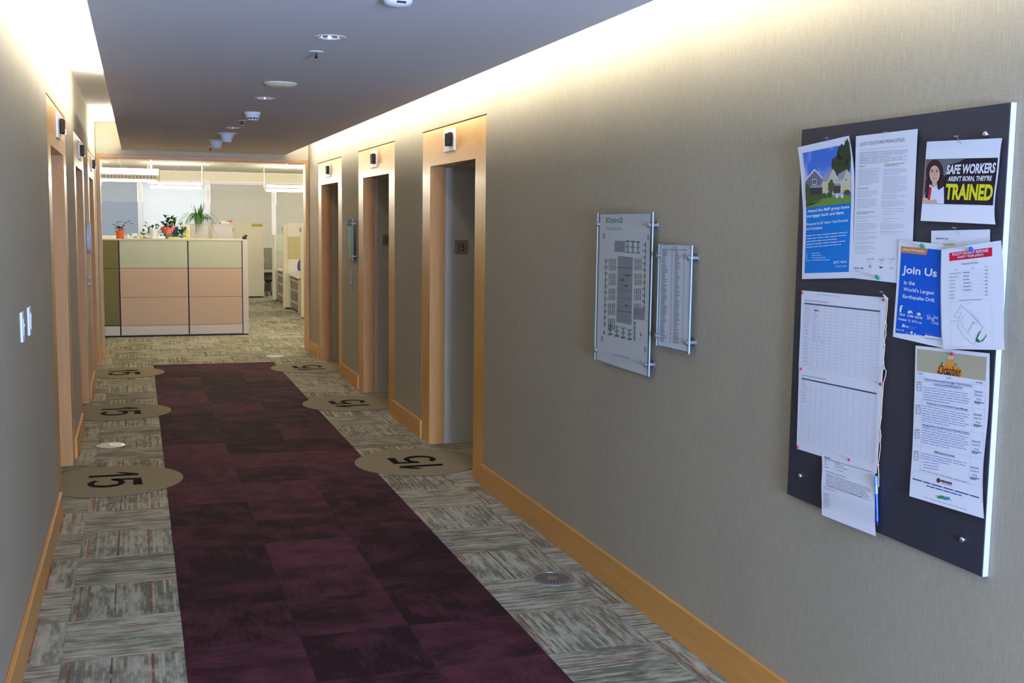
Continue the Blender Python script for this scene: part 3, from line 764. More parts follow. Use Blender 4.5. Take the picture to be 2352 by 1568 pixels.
for y in range(500, 1050, 128):                              # work station clusters either side of the core
    for x, n in ((222, 4), (442, 4)):
        if x == 442 and y > 900: continue
        for k in range(n):
            xx = x+k*16-(y-500)*0.018; p.rect(plan, xx, y, xx+9, y+46, 'print_plan_green', 1, 1); p.rect(plan, xx, y+58, xx+9, y+100, 'print_plan_green', 1, 1)
        p.line(plan, (x-2-(y-500)*.018, y+52), (x+56-(y-500)*.018, y+54), 5, 'print_plan_red' if y > 510 else 'print_plan_green', 1)
for k in range(11):
    y = 500+k*54; xo = (y-500)*.022
    p.rect(plan, 190-xo, y, 197-xo, y+44, 'print_plan_dark', 1, 1); p.rect(plan, 197-xo, y+14, 212-xo, y+24, 'print_plan_green', 1, 1)
for k in range(11):
    y = 360+k*54; xo = (y-360)*.022
    p.rect(plan, 530-xo, y, 538-xo, y+44, 'print_plan_dark', 1, 1); p.rect(plan, 512-xo, y+14, 530-xo, y+24, 'print_plan_green', 1, 1)
for k in range(4):
    x, y = 212+k*55, 1062+k*14
    p.rect(plan, x, y, x+40, y+10, 'print_plan_green', 1, 1); p.rect(plan, x+14, y+10, x+26, y+80, 'print_plan_green', 1, 1); p.rect(plan, x, y+40, x+40, y+50, 'print_plan_green', 1, 1); p.rect(plan, x, y+80, x+40, y+92, 'print_plan_dark', 1, 1)
    x, y = 362+k*45, 345+k*3
    if k < 3: p.rect(plan, x, y, x+36, y+10, 'print_plan_dark', 1, 1); p.rect(plan, x+12, y+10, x+24, y+95, 'print_plan_green', 1, 1); p.rect(plan, x, y+95, x+36, y+106, 'print_plan_green', 1, 1); p.rect(plan, x, y+48, x+36, y+58, 'print_plan_green', 1, 1)
for k in range(4): p.rect(plan, 430-k*1.2, 1040+k*42, 452-k*1.2, 1052+k*42, 'print_plan_green', 1, 1); p.rect(plan, 436, 1052+k*42, 444, 1078+k*42, 'print_plan_dark', 1, 1)
for x, y in ((168, 282), (548, 295), (152, 1160), (522, 1255)): p.rect(plan, x, y, x+18, y+48, 'ink_pale', 1, 1)
p.rect(plan, 172, 1120, 184, 1148, 'print_plan_dark', 1)
p.line('arrow', (492,1120), (494,1165), 4, 'ink_grey'); p.line('arrow', (482,1140), (494,1166), 4, 'ink_grey'); p.line('arrow', (505,1142), (494,1166), 4, 'ink_grey'); p.text('arrow', 'North', (484,1190), (510,1193), (484,1183), 'ink_pale')
p.text('caption', '15TH FLOOR - EDMONDS', (265,1328), (390,1360), (266,1316), 'ink_grey')
p.done()
t, y0, y1, z0, z1 = framed_sign('directory_sign', 'smaller glass mounted name list sign beside the floor plan', [c5(656,376), c5(928,380), c5(918,1322), c5(625,1245)], SX, group='glass signs on the right wall')
standoffs(t, [(y0+0.012, z1-0.05), (y1-0.012, z1-0.05), (y0+0.012, z0+0.045), (y1-0.012, z0+0.045)], SX-0.005)
p = Paper('', '', '', [(1, (660,382), (922,386), 0), (0, (638,1240), (898,1298), 0)], SX-0.001, S5, O5, parent=t, sheetname='insert_sheet')
p.text('name_list', 'FLOOR 15', (768,405), (806,407), (768,396), 'ink')
p.quad('name_list', [(675,414),(890,420),(890,432),(675,426)], 'print_grid', 0)
for x, s_ in ((677, 'NAME'), (757, 'NO'), (785, 'NAME'), (860, 'NO')): p.text('name_list', s_, (x,423), (x+15,424), (x,416), 'ink', 2, .02)
for k in range(49):
    y = 436+k*16.0; xo = -(y-436)*0.022
    for x, wd in ((675, random.uniform(28, 55)), (757, 10), (785, random.uniform(28, 52)), (862, 9)):
        yy = y+(x-675)*(0.03+0.10*(y-436)/800)
        if yy < 1235: p.line('name_list', (x+xo, yy), (x+xo+wd, yy+wd*.08), 5.0, 'ink_mid' if x in (675, 785) else 'ink_grey', 1)
p.done()
S8, O8 = 7.128, (770, 480)
def c8(x, y): return (O8[0]+x/S8, O8[1]+y/S8)
t, y0, y1, z0, z1 = framed_sign('glass_sign', 'distant clear glass sign between second and third right lift doors', [c8(196,155), c8(290,160), c8(292,850), c8(198,840)], SX, panel='mirror_acrylic', group='glass signs on the right wall')
standoffs(t, [(y0+0.02, z1-0.05), (y1-0.02, z1-0.05), (y0+0.02, z0+0.05), (y1-0.02, z0+0.05)], SX-0.005)
p = Paper('', '', '', [(1, (196,280), (272,278), 0), (.68, (200,520), (272,518), 0), (0, (205,815), (275,828), 0)], SX-0.001, S8, O8, parent=t, sheetname='insert_sheet', sheet='flipper_door'); p.done()  # pale sheet stands in for the reflection in the glass

# ---------------------------------------------------------------- notice board
By0, By1, Bz0, Bz1 = 2.2734, 3.198, 0.8129, 2.0428
nb = thing('notice_board', 'big dark charcoal notice board on the right wall full of papers', 'notice board', (0, (By0+By1)/2, Bz0))
b = MB(); b.box(-BT, -BT+0.003, By0+0.0005, By1-0.0005, Bz0+0.0005, Bz1-0.0005); b.build('face', 'board_face', nb)
b = MB(); b.box(-BT+0.003, -0.001, By0, By1, Bz0, Bz1); b.build('edge', 'board_edge', nb)
SB, OB = 4.612, (2030, 220); SD, OD = 2.8, (2060, 780); SF, OF = 3.825, (1800, 830); SA, OA = 4.125, (1800, 280); SCc, OC = 5.227, (2030, 520); SE, OE = 6.032, (1800, 640)
for o_, s_, q in ((OB, SB, (1075, 408)), (OD, SD, (420, 1285)), (OF, SF, (143, 1005))):
    c = atX((o_[0]+q[0]/s_, o_[1]+q[1]/s_), -BT-0.004)
    b = MB(); b.lathe((-BT, c.y, c.z), [(0.0085, 0), (0.0085, 0.004), (0.007, 0.0075), (0.004, 0.0095), (0, 0.01)], 24, V(-1,0,0)); b.build('stud', 'chrome', nb, True)
G = 'papers pinned to the notice board'
XB = -BT-0.0012
# letter behind the others
p = Paper('pinned_sheet', 'white letter half hidden behind blue poster, yellow highlighted line', 'paper', [(1, (570,50), (1275,35), .001), (0, (560,700), (1265,690), 0)], XB, SCc, OC, G)
p.text('logo', 'BChydro', (630,160), (735,159), (630,133), 'ink_mid', 2, .02); p.rect('logo', 750, 136, 769, 158, 'ink_mid', 1); p.rect('logo', 755, 142, 764, 152, 'paper', 2)
p.quad('highlight', [(705,207),(862,203),(862,228),(705,222)], 'print_hl', 1); p.para('body_text', (710,216), (855,212), 30, 1, 'ink_grey', 5, 2, last=1); p.done()
# culture principles
p = Paper('pinned_sheet', 'tall white sheet headed just culture principles in grey print', 'paper', [(1, (685,135), (1270,65), .006), (.75, (678,440), (1252,430), .002), (.5, (672,780), (1237,790), .001), (0, (652,1478), (1205,1540), .002)], XB-0.001, SA, OA, G)
p.text('heading', 'JUST CULTURE PRINCIPLES', (725,236), (1145,193), (728,197), 'ink_grey', 2)
p.line('body_text', (722,268), (1180,224), 2.2, 'ink_pale', 1, 6)
for x0, y0_, x1, y1_, n, st in ((722,292,1195,264,4,16), (720,352,1180,324,4,15)): p.para('body_text', (x0,y0_), (x1,y1_), st, n, 'ink_grey', 3.2, 1)
cols = [((715,424),(832,412),0,1,'h'), ((712,452),(922,438),14.4,11,'b'), ((703,634),(872,624),0,1,'h'), ((702,660),(905,652),16,4,'b'), ((698,736),(895,730),15.4,6,'b'), ((694,856),(885,850),15,2,'h'), ((690,898),(890,896),15,2,'b'), ((690,938),(888,938),0,1,'b'), ((690,962),(880,962),15.2,5,'b'), ((686,1046),(895,1048),15,2,'b'), ((684,1084),(885,1088),15,3,'b'), ((680,1138),(870,1142),15,2,'b'), ((680,1178),(885,1182),15,3,'b'), ((678,1228),(860,1234),15,2,'b'),
        ((955,404),(1165,388),14,2,'h'), ((945,452),(1180,440),15,4,'b'), ((942,520),(1178,512),15.5,6,'b'), ((936,612),(1175,602),15.5,5,'b'), ((928,694),(1172,692),15.5,3,'b'), ((925,752),(1165,748),15.5,4,'b'), ((945,822),(1155,822),26,3,'b'), ((945,914),(1105,914),26,2,'b'), ((918,966),(1150,968),16,4,'b'), ((915,1038),(1160,1042),16,2,'b')]
for a, c, st, n, k in cols: p.para('body_text', a, c, st, n, 'ink_pale' if k == 'b' else 'print_logo_green', 3.4 if k == 'b' else 6, 1)
for x in (820, 930, 1020):
    p.scribble('signature', (x-30, 1305), (x+32, 1300), 14, 'ink_mid', 1.8, 12); p.para('signature', (x-16,1326), (x+14,1327), 12, 2, 'ink_pale', 3)
p.rect('logo', 812, 1355, 830, 1380, 'print_aqua', 1); p.rect('logo', 816, 1360, 826, 1370, 'paper', 2); p.blob('logo', (922,1377), 17, 8, 'print_plum', 1); p.text('logo', 'mf', (1010,1395), (1036,1393), (1010,1375), 'ink_mid')
p.text('logo', 'BChydro', (670,1393), (735,1393), (671,1375), 'ink_mid', 2, .02); p.rect('logo', 740, 1377, 754, 1396, 'print_aqua', 1); p.para('logo', (672,1413), (752,1415), 8, 1, 'ink_pale', 4)
p.done()
# home mortgage poster
p = Paper('pinned_poster', 'curled poster of gabled houses above bright blue text panel', 'poster', [(1, (133,240), (618,130), .020), (.86, (155,412), (652,322), .009), (.7, (170,620), (668,520), .004), (.45, (184,930), (664,880), .002), (0, (173,1488), (655,1478), .004)], XB-0.0022, SA, OA, G)
p.quad('photo_print', [(180,295),(610,205),(640,767),(215,815)], 'print_sky', 0, 10)
for q in ((560,360,60,150), (600,330,50,170), (500,420,42,90), (535,330,28,70), (480,400,25,60)): p.blob('photo_print', (q[0], q[1]), min(q[2], 636-q[0]), q[3], 'print_tree', 1, 22, .12)
p.poly('photo_print', [(205,560),(295,455),(368,535),(362,700),(214,740)], 'print_slate', 2); p.poly('photo_print', [(205,570),(200,560),(293,443),(370,530),(366,540),(294,460)], 'shirt' if 'shirt' in M else 'print_shirt', 3)
p.poly('photo_print', [(358,570),(468,447),(520,545),(512,690),(365,700)], 'print_cream', 2); p.poly('photo_print', [(355,572),(420,480),(470,445),(420,560)], 'print_roof', 3); p.poly('photo_print', [(466,447),(474,450),(524,548),(516,550)], 'print_shirt', 3)
p.poly('photo_print', [(505,560),(600,448),(636,500),(637,660),(515,680)], 'print_cream', 2); p.poly('photo_print', [(502,560),(520,495),(604,445),(566,545)], 'print_roof', 3)
p.poly('photo_print', [(225,606),(365,598),(375,620),(222,625)], 'print_roof', 3); p.poly('photo_print', [(220,625),(370,622),(368,700),(222,735)], 'print_dim', 3); p.poly('photo_print', [(470,585),(540,582),(545,605),(468,606)], 'print_roof', 3); p.poly('photo_print', [(472,606),(542,604),(540,672),(474,676)], 'print_dim', 3)
for x, y, w_, h_ in ((275, 540, 40, 55), (452, 535, 24, 45), (585, 525, 24, 42)): p.rect('photo_print', x, y, x+w_, y+h_, 'print_shirt', 4); p.rect('photo_print', x+5, y+6, x+w_/2-2, y+h_-6, 'print_dim', 5); p.rect('photo_print', x+w_/2+2, y+6, x+w_-5, y+h_-6, 'print_dim', 5)
p.poly('photo_print', [(215,770),(300,742),(440,712),(639,694),(640,767),(215,815)], 'print_lawn', 4)
for q in ((235,660,26,70), (240,735,30,45), (330,715,45,32), (285,725,30,30), (455,610,30,62), (440,690,26,28), (605,668,32,26), (385,700,30,26)): p.blob('photo_print', (q[0], q[1]), q[2], q[3], 'print_shrub', 5, 18, .15)
p.poly('photo_print', [(216,806),(216,770),(262,760),(350,752),(290,780)], 'print_tree', 5)
for x in (510, 557): p.poly('photo_print', [(x-12,720),(x-8,682),(x+6,682),(x+14,718)], 'print_shirt', 6)
p.quad('text_panel', [(215,815),(640,767),(618,1420),(199,1433)], 'print_blue', 0, 10)
p.text('heading', 'Attend the M&P group home', (228,868), (622,826), (230,832), 'paper', 2, .025); p.text('heading', 'mortgage lunch and learn.', (222,915), (575,880), (224,878), 'paper', 2, .025)
p.text('heading', 'Presented by BC Hydro Total Rewards', (219,990), (608,950), (220,958), 'paper', 2, .018); p.text('heading', 'and Scotiabank.', (219,1026), (370,1012), (220,1000), 'paper', 2, .018)
for k, e in enumerate((605, 594, 510, 586, 548)): p.para('body_text', (219, 1080+k*27), (e, 1080+k*27-(e-219)*.092), 0, 1, 'paper', 6.5, 2, last=1)
for k, e in enumerate((345, 358, 398, 442)): p.para('body_text', (213, 1250+k*21), (213+(15 if k < 3 else 40), 1249+k*21), 0, 1, 'paper', 5, 2, last=1); p.para('body_text', (268, 1246+k*21), (e, 1241+k*21), 0, 1, 'paper', 5, 2, last=1)
p.text('logo', 'BC Hydro', (502,1345), (600,1340), (502,1315), 'paper', 2, .02); p.blob('logo', (484,1331), 11, 14, 'paper', 2); p.blob('logo', (484,1331), 6, 8, 'print_blue', 3); p.text('logo', 'Power smart', (497,1376), (598,1371), (497,1358), 'paper', 2)
p.done()
# safe workers poster
p = Paper('pinned_poster', 'poster of stern girl beside yellow word TRAINED', 'poster', [(1, (457,485), (1255,447), .012), (.87, (447,600), (1236,560), .005), (.6, (432,820), (1212,820), .002), (.3, (412,1070), (1178,1085), .003), (.1, (396,1240), (1172,1265), .007), (0, (390,1323), (1182,1362), .012)], XB-0.001, SB, OB, G)
p.quad('photo_print', [(447,672),(1210,655),(1158,1160),(412,1140)], 'print_night', 0, 10)
p.poly('photo_print', [(447,674),(700,668),(690,800),(640,860),(640,1142),(412,1140)], 'print_blur', 1)
p.poly('photo_print', [(640,672),(860,667),(800,700),(700,730),(650,760)], 'print_plan_dark', 2)
p.blob('photo_print', (543,815), 92, 140, 'print_hair', 3, 24, .03); p.poly('photo_print', [(470,800),(445,960),(425,1090),(500,1100),(560,1000),(640,990),(645,860),(620,790)], 'print_hair', 3)
p.poly('photo_print', [(480,930),(530,965),(600,930),(640,960),(642,1142),(415,1140),(430,1060),(455,960)], 'print_shirt', 4)
p.blob('photo_print', (543,830), 55, 92, 'print_skin', 5, 24); p.poly('photo_print', [(520,900),(565,900),(568,950),(540,965),(515,945)], 'print_skin', 4)
for s_ in (-1, 1): p.blob('photo_print', (543+s_*26, 800), 13, 7, 'print_hair', 6, 10); p.line('photo_print', (543+s_*12, 784), (543+s_*42, 778), 5, 'print_hair', 6)
p.line('photo_print', (543,810), (540,848), 5, 'print_lips', 6); p.line('photo_print', (526,876), (562,876), 7, 'print_lips', 6)
p.poly('photo_print', [(452,890),(490,930),(480,1090),(440,1080)], 'print_hair', 6); p.poly('photo_print', [(490,965),(512,970),(510,1010),(495,1100),(470,1108),(480,1010)], 'print_tie', 7)
p.poly('photo_print', [(505,990),(585,1010),(578,1095),(495,1080)], 'print_shirt', 6); p.poly('photo_print', [(600,880),(640,900),(640,960),(585,1000),(570,960)], 'print_hair', 6); p.poly('photo_print', [(424,1080),(470,1110),(560,1096),(575,1135),(415,1138)], 'print_skin', 7)
p.text('slogan', 'SAFE WORKERS', (662,832), (1178,817), (668,733), 'paper', 3, .035, .02); p.text('slogan', "AREN'T BORN, THEY'RE", (678,915), (1140,909), (680,852), 'paper', 3, .03, .02); p.text('slogan', 'TRAINED', (648,1098), (1148,1110), (656,930), 'print_yellow', 3, .04, .02)
p.done()
# join us poster
p = Paper('pinned_poster', 'blue poster with large words Join Us and orange tab', 'poster', [(1, (183,160), (720,215), .004), (.6, (160,600), (705,700), .002), (0, (108,1322), (718,1462), .006)], XB-0.0026, SCc, OC, G)
p.quad('blue_panel', [(212,235),(690,282),(690,1340),(140,1275)], 'print_deep_blue', 0, 10); p.poly('blue_panel', [(475,1345),(497,1300),(692,1335),(692,1390)], 'paper', 1)
p.poly('orange_tab', [(212,235),(533,268),(510,343),(208,312)], 'print_orange', 1); p.text('orange_tab', 'Official Participant', (225,293), (488,318), (228,260), 'paper', 2, .02)
p.text('heading', 'Join Us', (220,588), (637,640), (232,466), 'paper', 2, .025); p.text('heading', 'in the', (243,695), (375,708), (245,645), 'paper', 2, .015); p.text('heading', "World's Largest", (235,785), (607,835), (240,725), 'paper', 2, .015); p.text('heading', 'Earthquake Drill.', (226,870), (617,923), (232,812), 'paper', 2, .015)
def person_icon(cx, cy, k):
    if k == 0: p.poly('icons', [(cx-8,cy-40),(cx+8,cy-44),(cx+14,cy-10),(cx+2,cy+20),(cx+4,cy+40),(cx-14,cy+40),(cx-18,cy+5),(cx-12,cy-20)], 'paper'); p.blob('icons', (cx+14,cy-40), 9, 9, 'paper')
    else: p.poly('icons', [(cx-34,cy+20),(cx-30,cy-2),(cx-6,cy-12),(cx+18,cy-8),(cx+26,cy+26),(cx+12,cy+26),(cx+8,cy+10),(cx-8,cy+24),(cx-28,cy+26)] if k == 1 else [(cx-16,cy+22),(cx-18,cy),(cx,cy-18),(cx+16,cy-6),(cx+20,cy+22)], 'paper'); p.blob('icons', (cx-20,cy-2), 9, 10, 'paper')
person_icon(208, 992, 0); person_icon(322, 1020, 1); person_icon(425, 1048, 2)
p.text('date_line', 'DROP!', (190,1066), (258,1078), (191,1040), 'paper', 2, .03); p.text('date_line', 'COVER!', (282,1082), (360,1095), (283,1056), 'paper', 2, .03); p.text('date_line', 'HOLD ON!', (375,1100), (465,1114), (376,1072), 'paper', 2, .03)
p.text('date_line', 'October 15, 10:15 a.m.', (175,1124), (460,1176), (177,1090), 'paper', 2, .02)
p.text('shake_logo', 'Sha', (518,1112), (605,1128), (520,1062), 'paper', 2); p.text('shake_logo', 'ke', (606,1105), (655,1113), (607,1062), 'paper', 2); p.text('shake_logo', 'Out', (576,1166), (660,1182), (578,1125), 'paper', 2); p.para('shake_logo', (522,1046), (602,1054), 8, 1, 'print_logo_blue', 4, 2, last=1)
p.blob('sponsor_logos', (238,1180), 12, 12, 'paper'); p.blob('sponsor_logos', (228,1198), 11, 10, 'paper'); p.blob('sponsor_logos', (252,1198), 11, 10, 'paper'); p.text('sponsor_logos', 'IBC', (268,1215), (312,1222), (268,1190), 'paper'); p.para('sponsor_logos', (322,1203), (405,1216), 20, 2, 'print_logo_blue', 5)
p.text('sponsor_logos', 'BChydro', (152,1246), (218,1256), (152,1226), 'paper', 2, .02); p.rect('sponsor_logos', 224, 1238, 238, 1256, 'paper'); p.para('sponsor_logos', (262,1268), (312,1275), 14, 2, 'print_logo_blue', 6); p.rect('sponsor_logos', 322, 1258, 347, 1290, 'paper'); p.blob('sponsor_logos', (375,1292), 10, 13, 'paper'); p.para('sponsor_logos', (390,1298), (462,1310), 0, 1, 'paper', 5, last=1)
p.text('sponsor_logos', 'Register at', (497,1292), (602,1306), (498,1274), 'print_orange', 2); p.text('sponsor_logos', 'www.ShakeOutBC.ca', (494,1342), (690,1374), (496,1326), 'ink_link', 2, .01)
p.done()
# facility incident sheet
p = Paper('pinned_sheet', 'white sheet with red safety team banner and building map', 'paper', [(1, (693,278), (1406,167), .010), (.8, (690,500), (1432,420), .007), (.5, (690,830), (1442,800), .005), (.15, (700,1280), (1440,1280), .008), (0, (720,1470), (1450,1482), .012)], XB-0.0045, SCc, OC, G)
p.quad('banner', [(788,318),(1302,250),(1302,356),(788,416)], 'print_red', 0); p.text('banner', 'FACILITY INCIDENT RESPONSE', (825,354), (1258,304), (825,320), 'paper', 2, .02); p.text('banner', 'SAFETY TEAM (FIRST)', (888,391), (1198,358), (888,358), 'paper', 2, .02)
p.text('body_text', 'Edmonds 15th Floor', (940,462), (1138,443), (940,438), 'ink_mid', 1)
for x, y, s_ in ((848,526,'ROLE'), (1052,505,'NAME'), (1212,488,'PHONE')): p.text('body_text', s_, (x,y), (x+38,y-3), (x,y-12), 'ink_grey', 1)
rows_ = ((140, 80), (110, 70), (72, 72), (72, 90), (72, 96), (72, 98), (60, 0), (66, 0))
for k, (a, c) in enumerate(rows_):
    y = 568+k*42.5; p.para('body_text', (788,y), (788+a,y-a*.08), 0, 1, 'ink_pale', 9, 1, last=1)
    if c: p.para('body_text', (956,y-14), (956+c,y-14-c*.08), 0, 1, 'ink_grey', 9, 1, last=1)
    p.para('body_text', (1218,y-42), (1250,y-44), 0, 1, 'ink_grey', 9, 1, last=1); p.line('body_text', (785,y-20), (1265,y-60), 1.2, 'print_grid', 0, 4)
p.para('map', (905,887), (1180,872), 0, 1, 'ink_grey', 6, 1, last=1)
pl = lambda pts, wd=2.2, mt='ink_grey': [p.line('map', a, c, wd, mt, 1, 2) for a, c in zip(pts, pts[1:])]
pl([(930,937),(1190,1200),(1120,1340)], 3); pl([(930,937),(845,1085),(905,1100),(945,1020)], 3); pl([(915,1105),(885,1190),(970,1330),(1080,1418),(1120,1370)], 3); pl([(985,1040),(930,1130),(940,1180),(1050,1330)]); pl([(1035,1010),(1150,1140)]); pl([(1085,1140),(1010,1265)], 5); pl([(1065,1150),(1120,1170)], 5); pl([(805,1132),(890,1132)], 3); pl([(1000,940),(1060,910)]); pl([(900,985),(950,975)]); pl([(880,1030),(925,1028)])
pl([(800,905),(1300,875)], 1.4, 'ink_pale'); pl([(800,905),(812,1445)], 1.4, 'ink_pale'); pl([(1300,875),(1308,1420)], 1.4, 'ink_pale'); pl([(700,290),(1400,200)], 1.2, 'ink_pale'); pl([(740,1450),(1410,1455)], 1.2, 'ink_pale'); pl([(812,1445),(1308,1420)], 1.2, 'ink_pale')
p.poly('map', [(1158,1255),(1170,1262),(1128,1342),(1162,1378),(1145,1392),(1108,1380),(1104,1352)], 'print_green', 2); p.poly('map', [(1145,1392),(1162,1378),(1215,1330),(1236,1280),(1232,1322),(1195,1372)], 'print_green', 2)
p.done()
# October sheet
p = Paper('pinned_sheet', 'long event sheet headed October with orange pumpkins, lower right of board', 'paper', [(1, (120,37), (597,88), .004), (.7, (113,330), (590,430), .002), (.35, (100,690), (556,800), .002), (.12, (86,900), (552,1010), .005), (0, (80,1005), (560,1150), .012)], XB-0.001, SD, OD, G)
p.quad('banner', [(132,58),(580,112),(572,265),(130,200)], 'print_greige', 0)
for q in ((285,195,24,27), (318,192,30,32), (350,197,30,34), (385,205,28,32), (405,222,16,20)): p.blob('banner', (q[0], q[1]), q[2], q[3], 'print_pumpkin', 1)
p.blob('banner', (346,138), 23, 30, 'print_owl', 2)
for s_ in (-1, 1): p.blob('banner', (347+s_*9, 115), 9, 9, 'paper', 3); p.blob('banner', (347+s_*8, 115), 3, 3, 'ink', 4)
for q in ((290,152), (378,160)): p.rect('banner', q[0]-6, q[1]-8, q[0]+8, q[1]+6, 'print_leafgreen', 2)
p.blob('banner', (330,215), 16, 9, 'print_plum', 3); p.blob('banner', (268,208), 8, 8, 'print_plum', 3); p.text('banner', 'October', (270,220), (414,238), (274,160), 'ink', 4)
p.text('body_text', 'WHEN', (136,221), (166,224), (136,211), 'ink_link', 1); p.text('body_text', 'TOPIC', (316,250), (352,254), (316,238), 'ink_link', 1); p.text('body_text', 'WHERE', (508,280), (553,285), (508,268), 'ink_link', 1)
heads = [((182,262),(484,303),"Owner's Environmental Oversight - New Directions",(182,248)), ((240,293),(424,317),'in Environmental Management',(240,279)), ((192,414),(462,459),'Confessions of an Accidental Project Manager',(192,400)), ((167,554),(468,609),'Managing Risk on the Mt. Pleasant Substation Project',(167,540)), ((243,727),(374,754),'PPM Practices Overview',(243,714))]
for bl, br, s_, tl in heads: p.text('heading', s_, bl, br, tl, 'ink_link', 2, .015); p.line('heading', (bl[0],bl[1]+3), (br[0],br[1]+3), 1.6, 'ink_link', 1, 3)
for (x, y, x1, y1_, n) in ((176,304,480,352,6), (168,424,474,486,7), (164,564,468,632,7), (160,728,462,798,3)): p.para('body_text', (x,y), (x1,y1_), (-1.2, 15.5), n, 'print_soft_blue', 3.6, 1)
for k in range(3): p.para('body_text', (172,784+k*18), (270,800+k*18), 0, 1, 'print_soft_blue', 3.6, 1, last=1)
p.para('body_text', (155,836), (462,920), 0, 1, 'print_soft_blue', 3.6, 1, last=1)
for k, (x, y) in enumerate(((528,330), (522,478), (512,650), (502,818))):
    for j, s_ in enumerate(('Edmonds', 'Skytrain' if k < 2 else 'Southpoint', 'or via')): p.text('body_text', s_, (x-26+4*(j==2)*3,y+8+j*24), (x+26-4*(j==2)*3,y+15+j*24), (x-26+4*(j==2)*3,y-7+j*24), 'ink_link', 1)
    p.para('body_text', (x-28,y+66), (x+34,y+78), 9, 2, 'ink_mid', 6, 1)
for y in (238, 380, 522, 672, 835): p.line('table_lines', (125-(y-238)*.035,y), (575-(y-238)*.04,y+58+(y-238)*.09), 1.3, 'print_grid', 0, 4)
p.line('table_lines', (168,212), (150,850), 1.2, 'print_grid', 0, 5); p.line('table_lines', (495,255), (465,925), 1.2, 'print_grid', 0, 5); p.line('table_lines', (572,268), (543,1052), 1.2, 'print_grid', 0, 5)
for x, y in ((144,300), (138,448), (131,605), (125,745)):
    p.rect('table_lines', x-15, y-30, x+15, y-20, 'print_greige', 1); p.rect('table_lines', x-15, y-14, x+15, y+30, 'ink_pale', 1); p.rect('table_lines', x-9, y-8, x+10, y+24, 'paper', 2); p.rect('table_lines', x-2, y+4, x+3, y+12, 'ink_mid', 3)
p.blob('logo', (268,904), 12, 16, 'print_dim', 1); p.blob('logo', (268,904), 6, 8, 'print_tie', 2); p.para('logo', (282,905), (355,925), 10, 1, 'print_dim', 12, 1, last=1); p.line('logo', (290,922), (356,938), 3, 'print_tie', 1)
p.para('body_text', (102,892), (530,1016), 0, 1, 'ink_link', 7, 1, last=1); p.para('body_text', (192,938), (418,1002), 0, 1, 'ink_link', 6, 1, last=1)
p.blob('logo', (285,1012), 26, 11, 'print_leafgreen', 1); p.blob('logo', (320,1020), 24, 11, 'print_aqua', 1); p.line('logo', (250,1000), (355,1034), 3, 'print_leafgreen', 2)
p.para('body_text', (172,1010), (448,1092), 0, 1, 'ink_pale', 3.5, 1, last=1)
p.done()
# stair climb sheets
def grid_sheet(label, rows, x, title, bar, cols_, yb, nrow, names, extra):
    p = Paper('pinned_sheet', label, 'paper', rows, x, SE, OE, G)
    p.text('heading', 'Project Delivery Stair Climb Challenge 2015', *title, 'ink_mid', 2)
    (bx0, by0), (bx1, by1) = bar; p.quad('heading', [(bx0,by0-9),(bx1,by1-10),(bx1,by1+10),(bx0,by0+9)], 'print_head_bar', 1)
    L0, R0 = yb
    for k in range(nrow+1):
        f = k/nrow; a = (bx0+(L0[0]-bx0)*f, by0+(L0[1]-by0)*f); c = (bx1+(R0[0]-bx1)*f, by1+(R0[1]-by1)*f); p.line('table_lines', a, c, 2.2, 'print_grid', 0, 5)
        if k < names:
            e = a[0]+random.uniform(55, 105); p.scribble('handwriting', (a[0]+8, a[1]+30), (e, a[1]+34), 9, 'ink_blue', 2.0, 12)
            if extra and k < 10 and k % 1 == 0: p.scribble('handwriting', (a[0]+135, a[1]+42), (a[0]+135+random.choice((25, 45)), a[1]+44), 10, 'ink_blue', 3.0, 5)
    for c_ in cols_:
        p.line('table_lines', (bx0+(bx1-bx0)*c_, by0+(by1-by0)*c_), (L0[0]+(R0[0]-L0[0])*c_, L0[1]+(R0[1]-L0[1])*c_), 2.0, 'print_grid', 0, 5)
    if extra:
        p.scribble('handwriting', (465,215), (785,245), 12, 'ink_blue', 2.6, 34); p.quad('handwriting', [(430,430),(488,440),(488,450),(430,446)], 'ink', 3)
        for q in ((405,800), (430,805), (488,812), (405,850), (440,855), (492,865), (525,872)): p.scribble('handwriting', q, (q[0]+22, q[1]+4), 8, 'ink_blue', 3, 4)
    p.done()
colf = [0, .117, .19, .27, .352, .434, .525, .615, .70, .80, .89, 1.0]
grid_sheet('upper wide tally sheet with handwritten names and grid, red pins', [(1, (248,160), (1420,262), .002), (.5, (230,690), (1392,850), .003), (0, (205,1260), (1362,1480), .002)], XB-0.001, ((292,307), (627,340), (293,287)), ((290,340), (1338,452)), colf, ((262,1235), (1306,1415)), 21, 20, True)
def fe(x, y): return ((OF[0]+x/SF-OE[0])*SE, (OF[1]+y/SF-OE[1])*SE)
grid_sheet('lower wide tally sheet with mostly empty grid, pinned under its twin', [(1, fe(135,38), fe(868,178), .001), (.5, fe(124,400), fe(846,560), .003), (0, fe(113,765), fe(818,985), .002)], XB-0.0024, (fe(164,126), fe(376,165), fe(165,113)), (fe(160,148), fe(818,283)), colf, (fe(143,688), fe(795,885)), 21, 8, False)
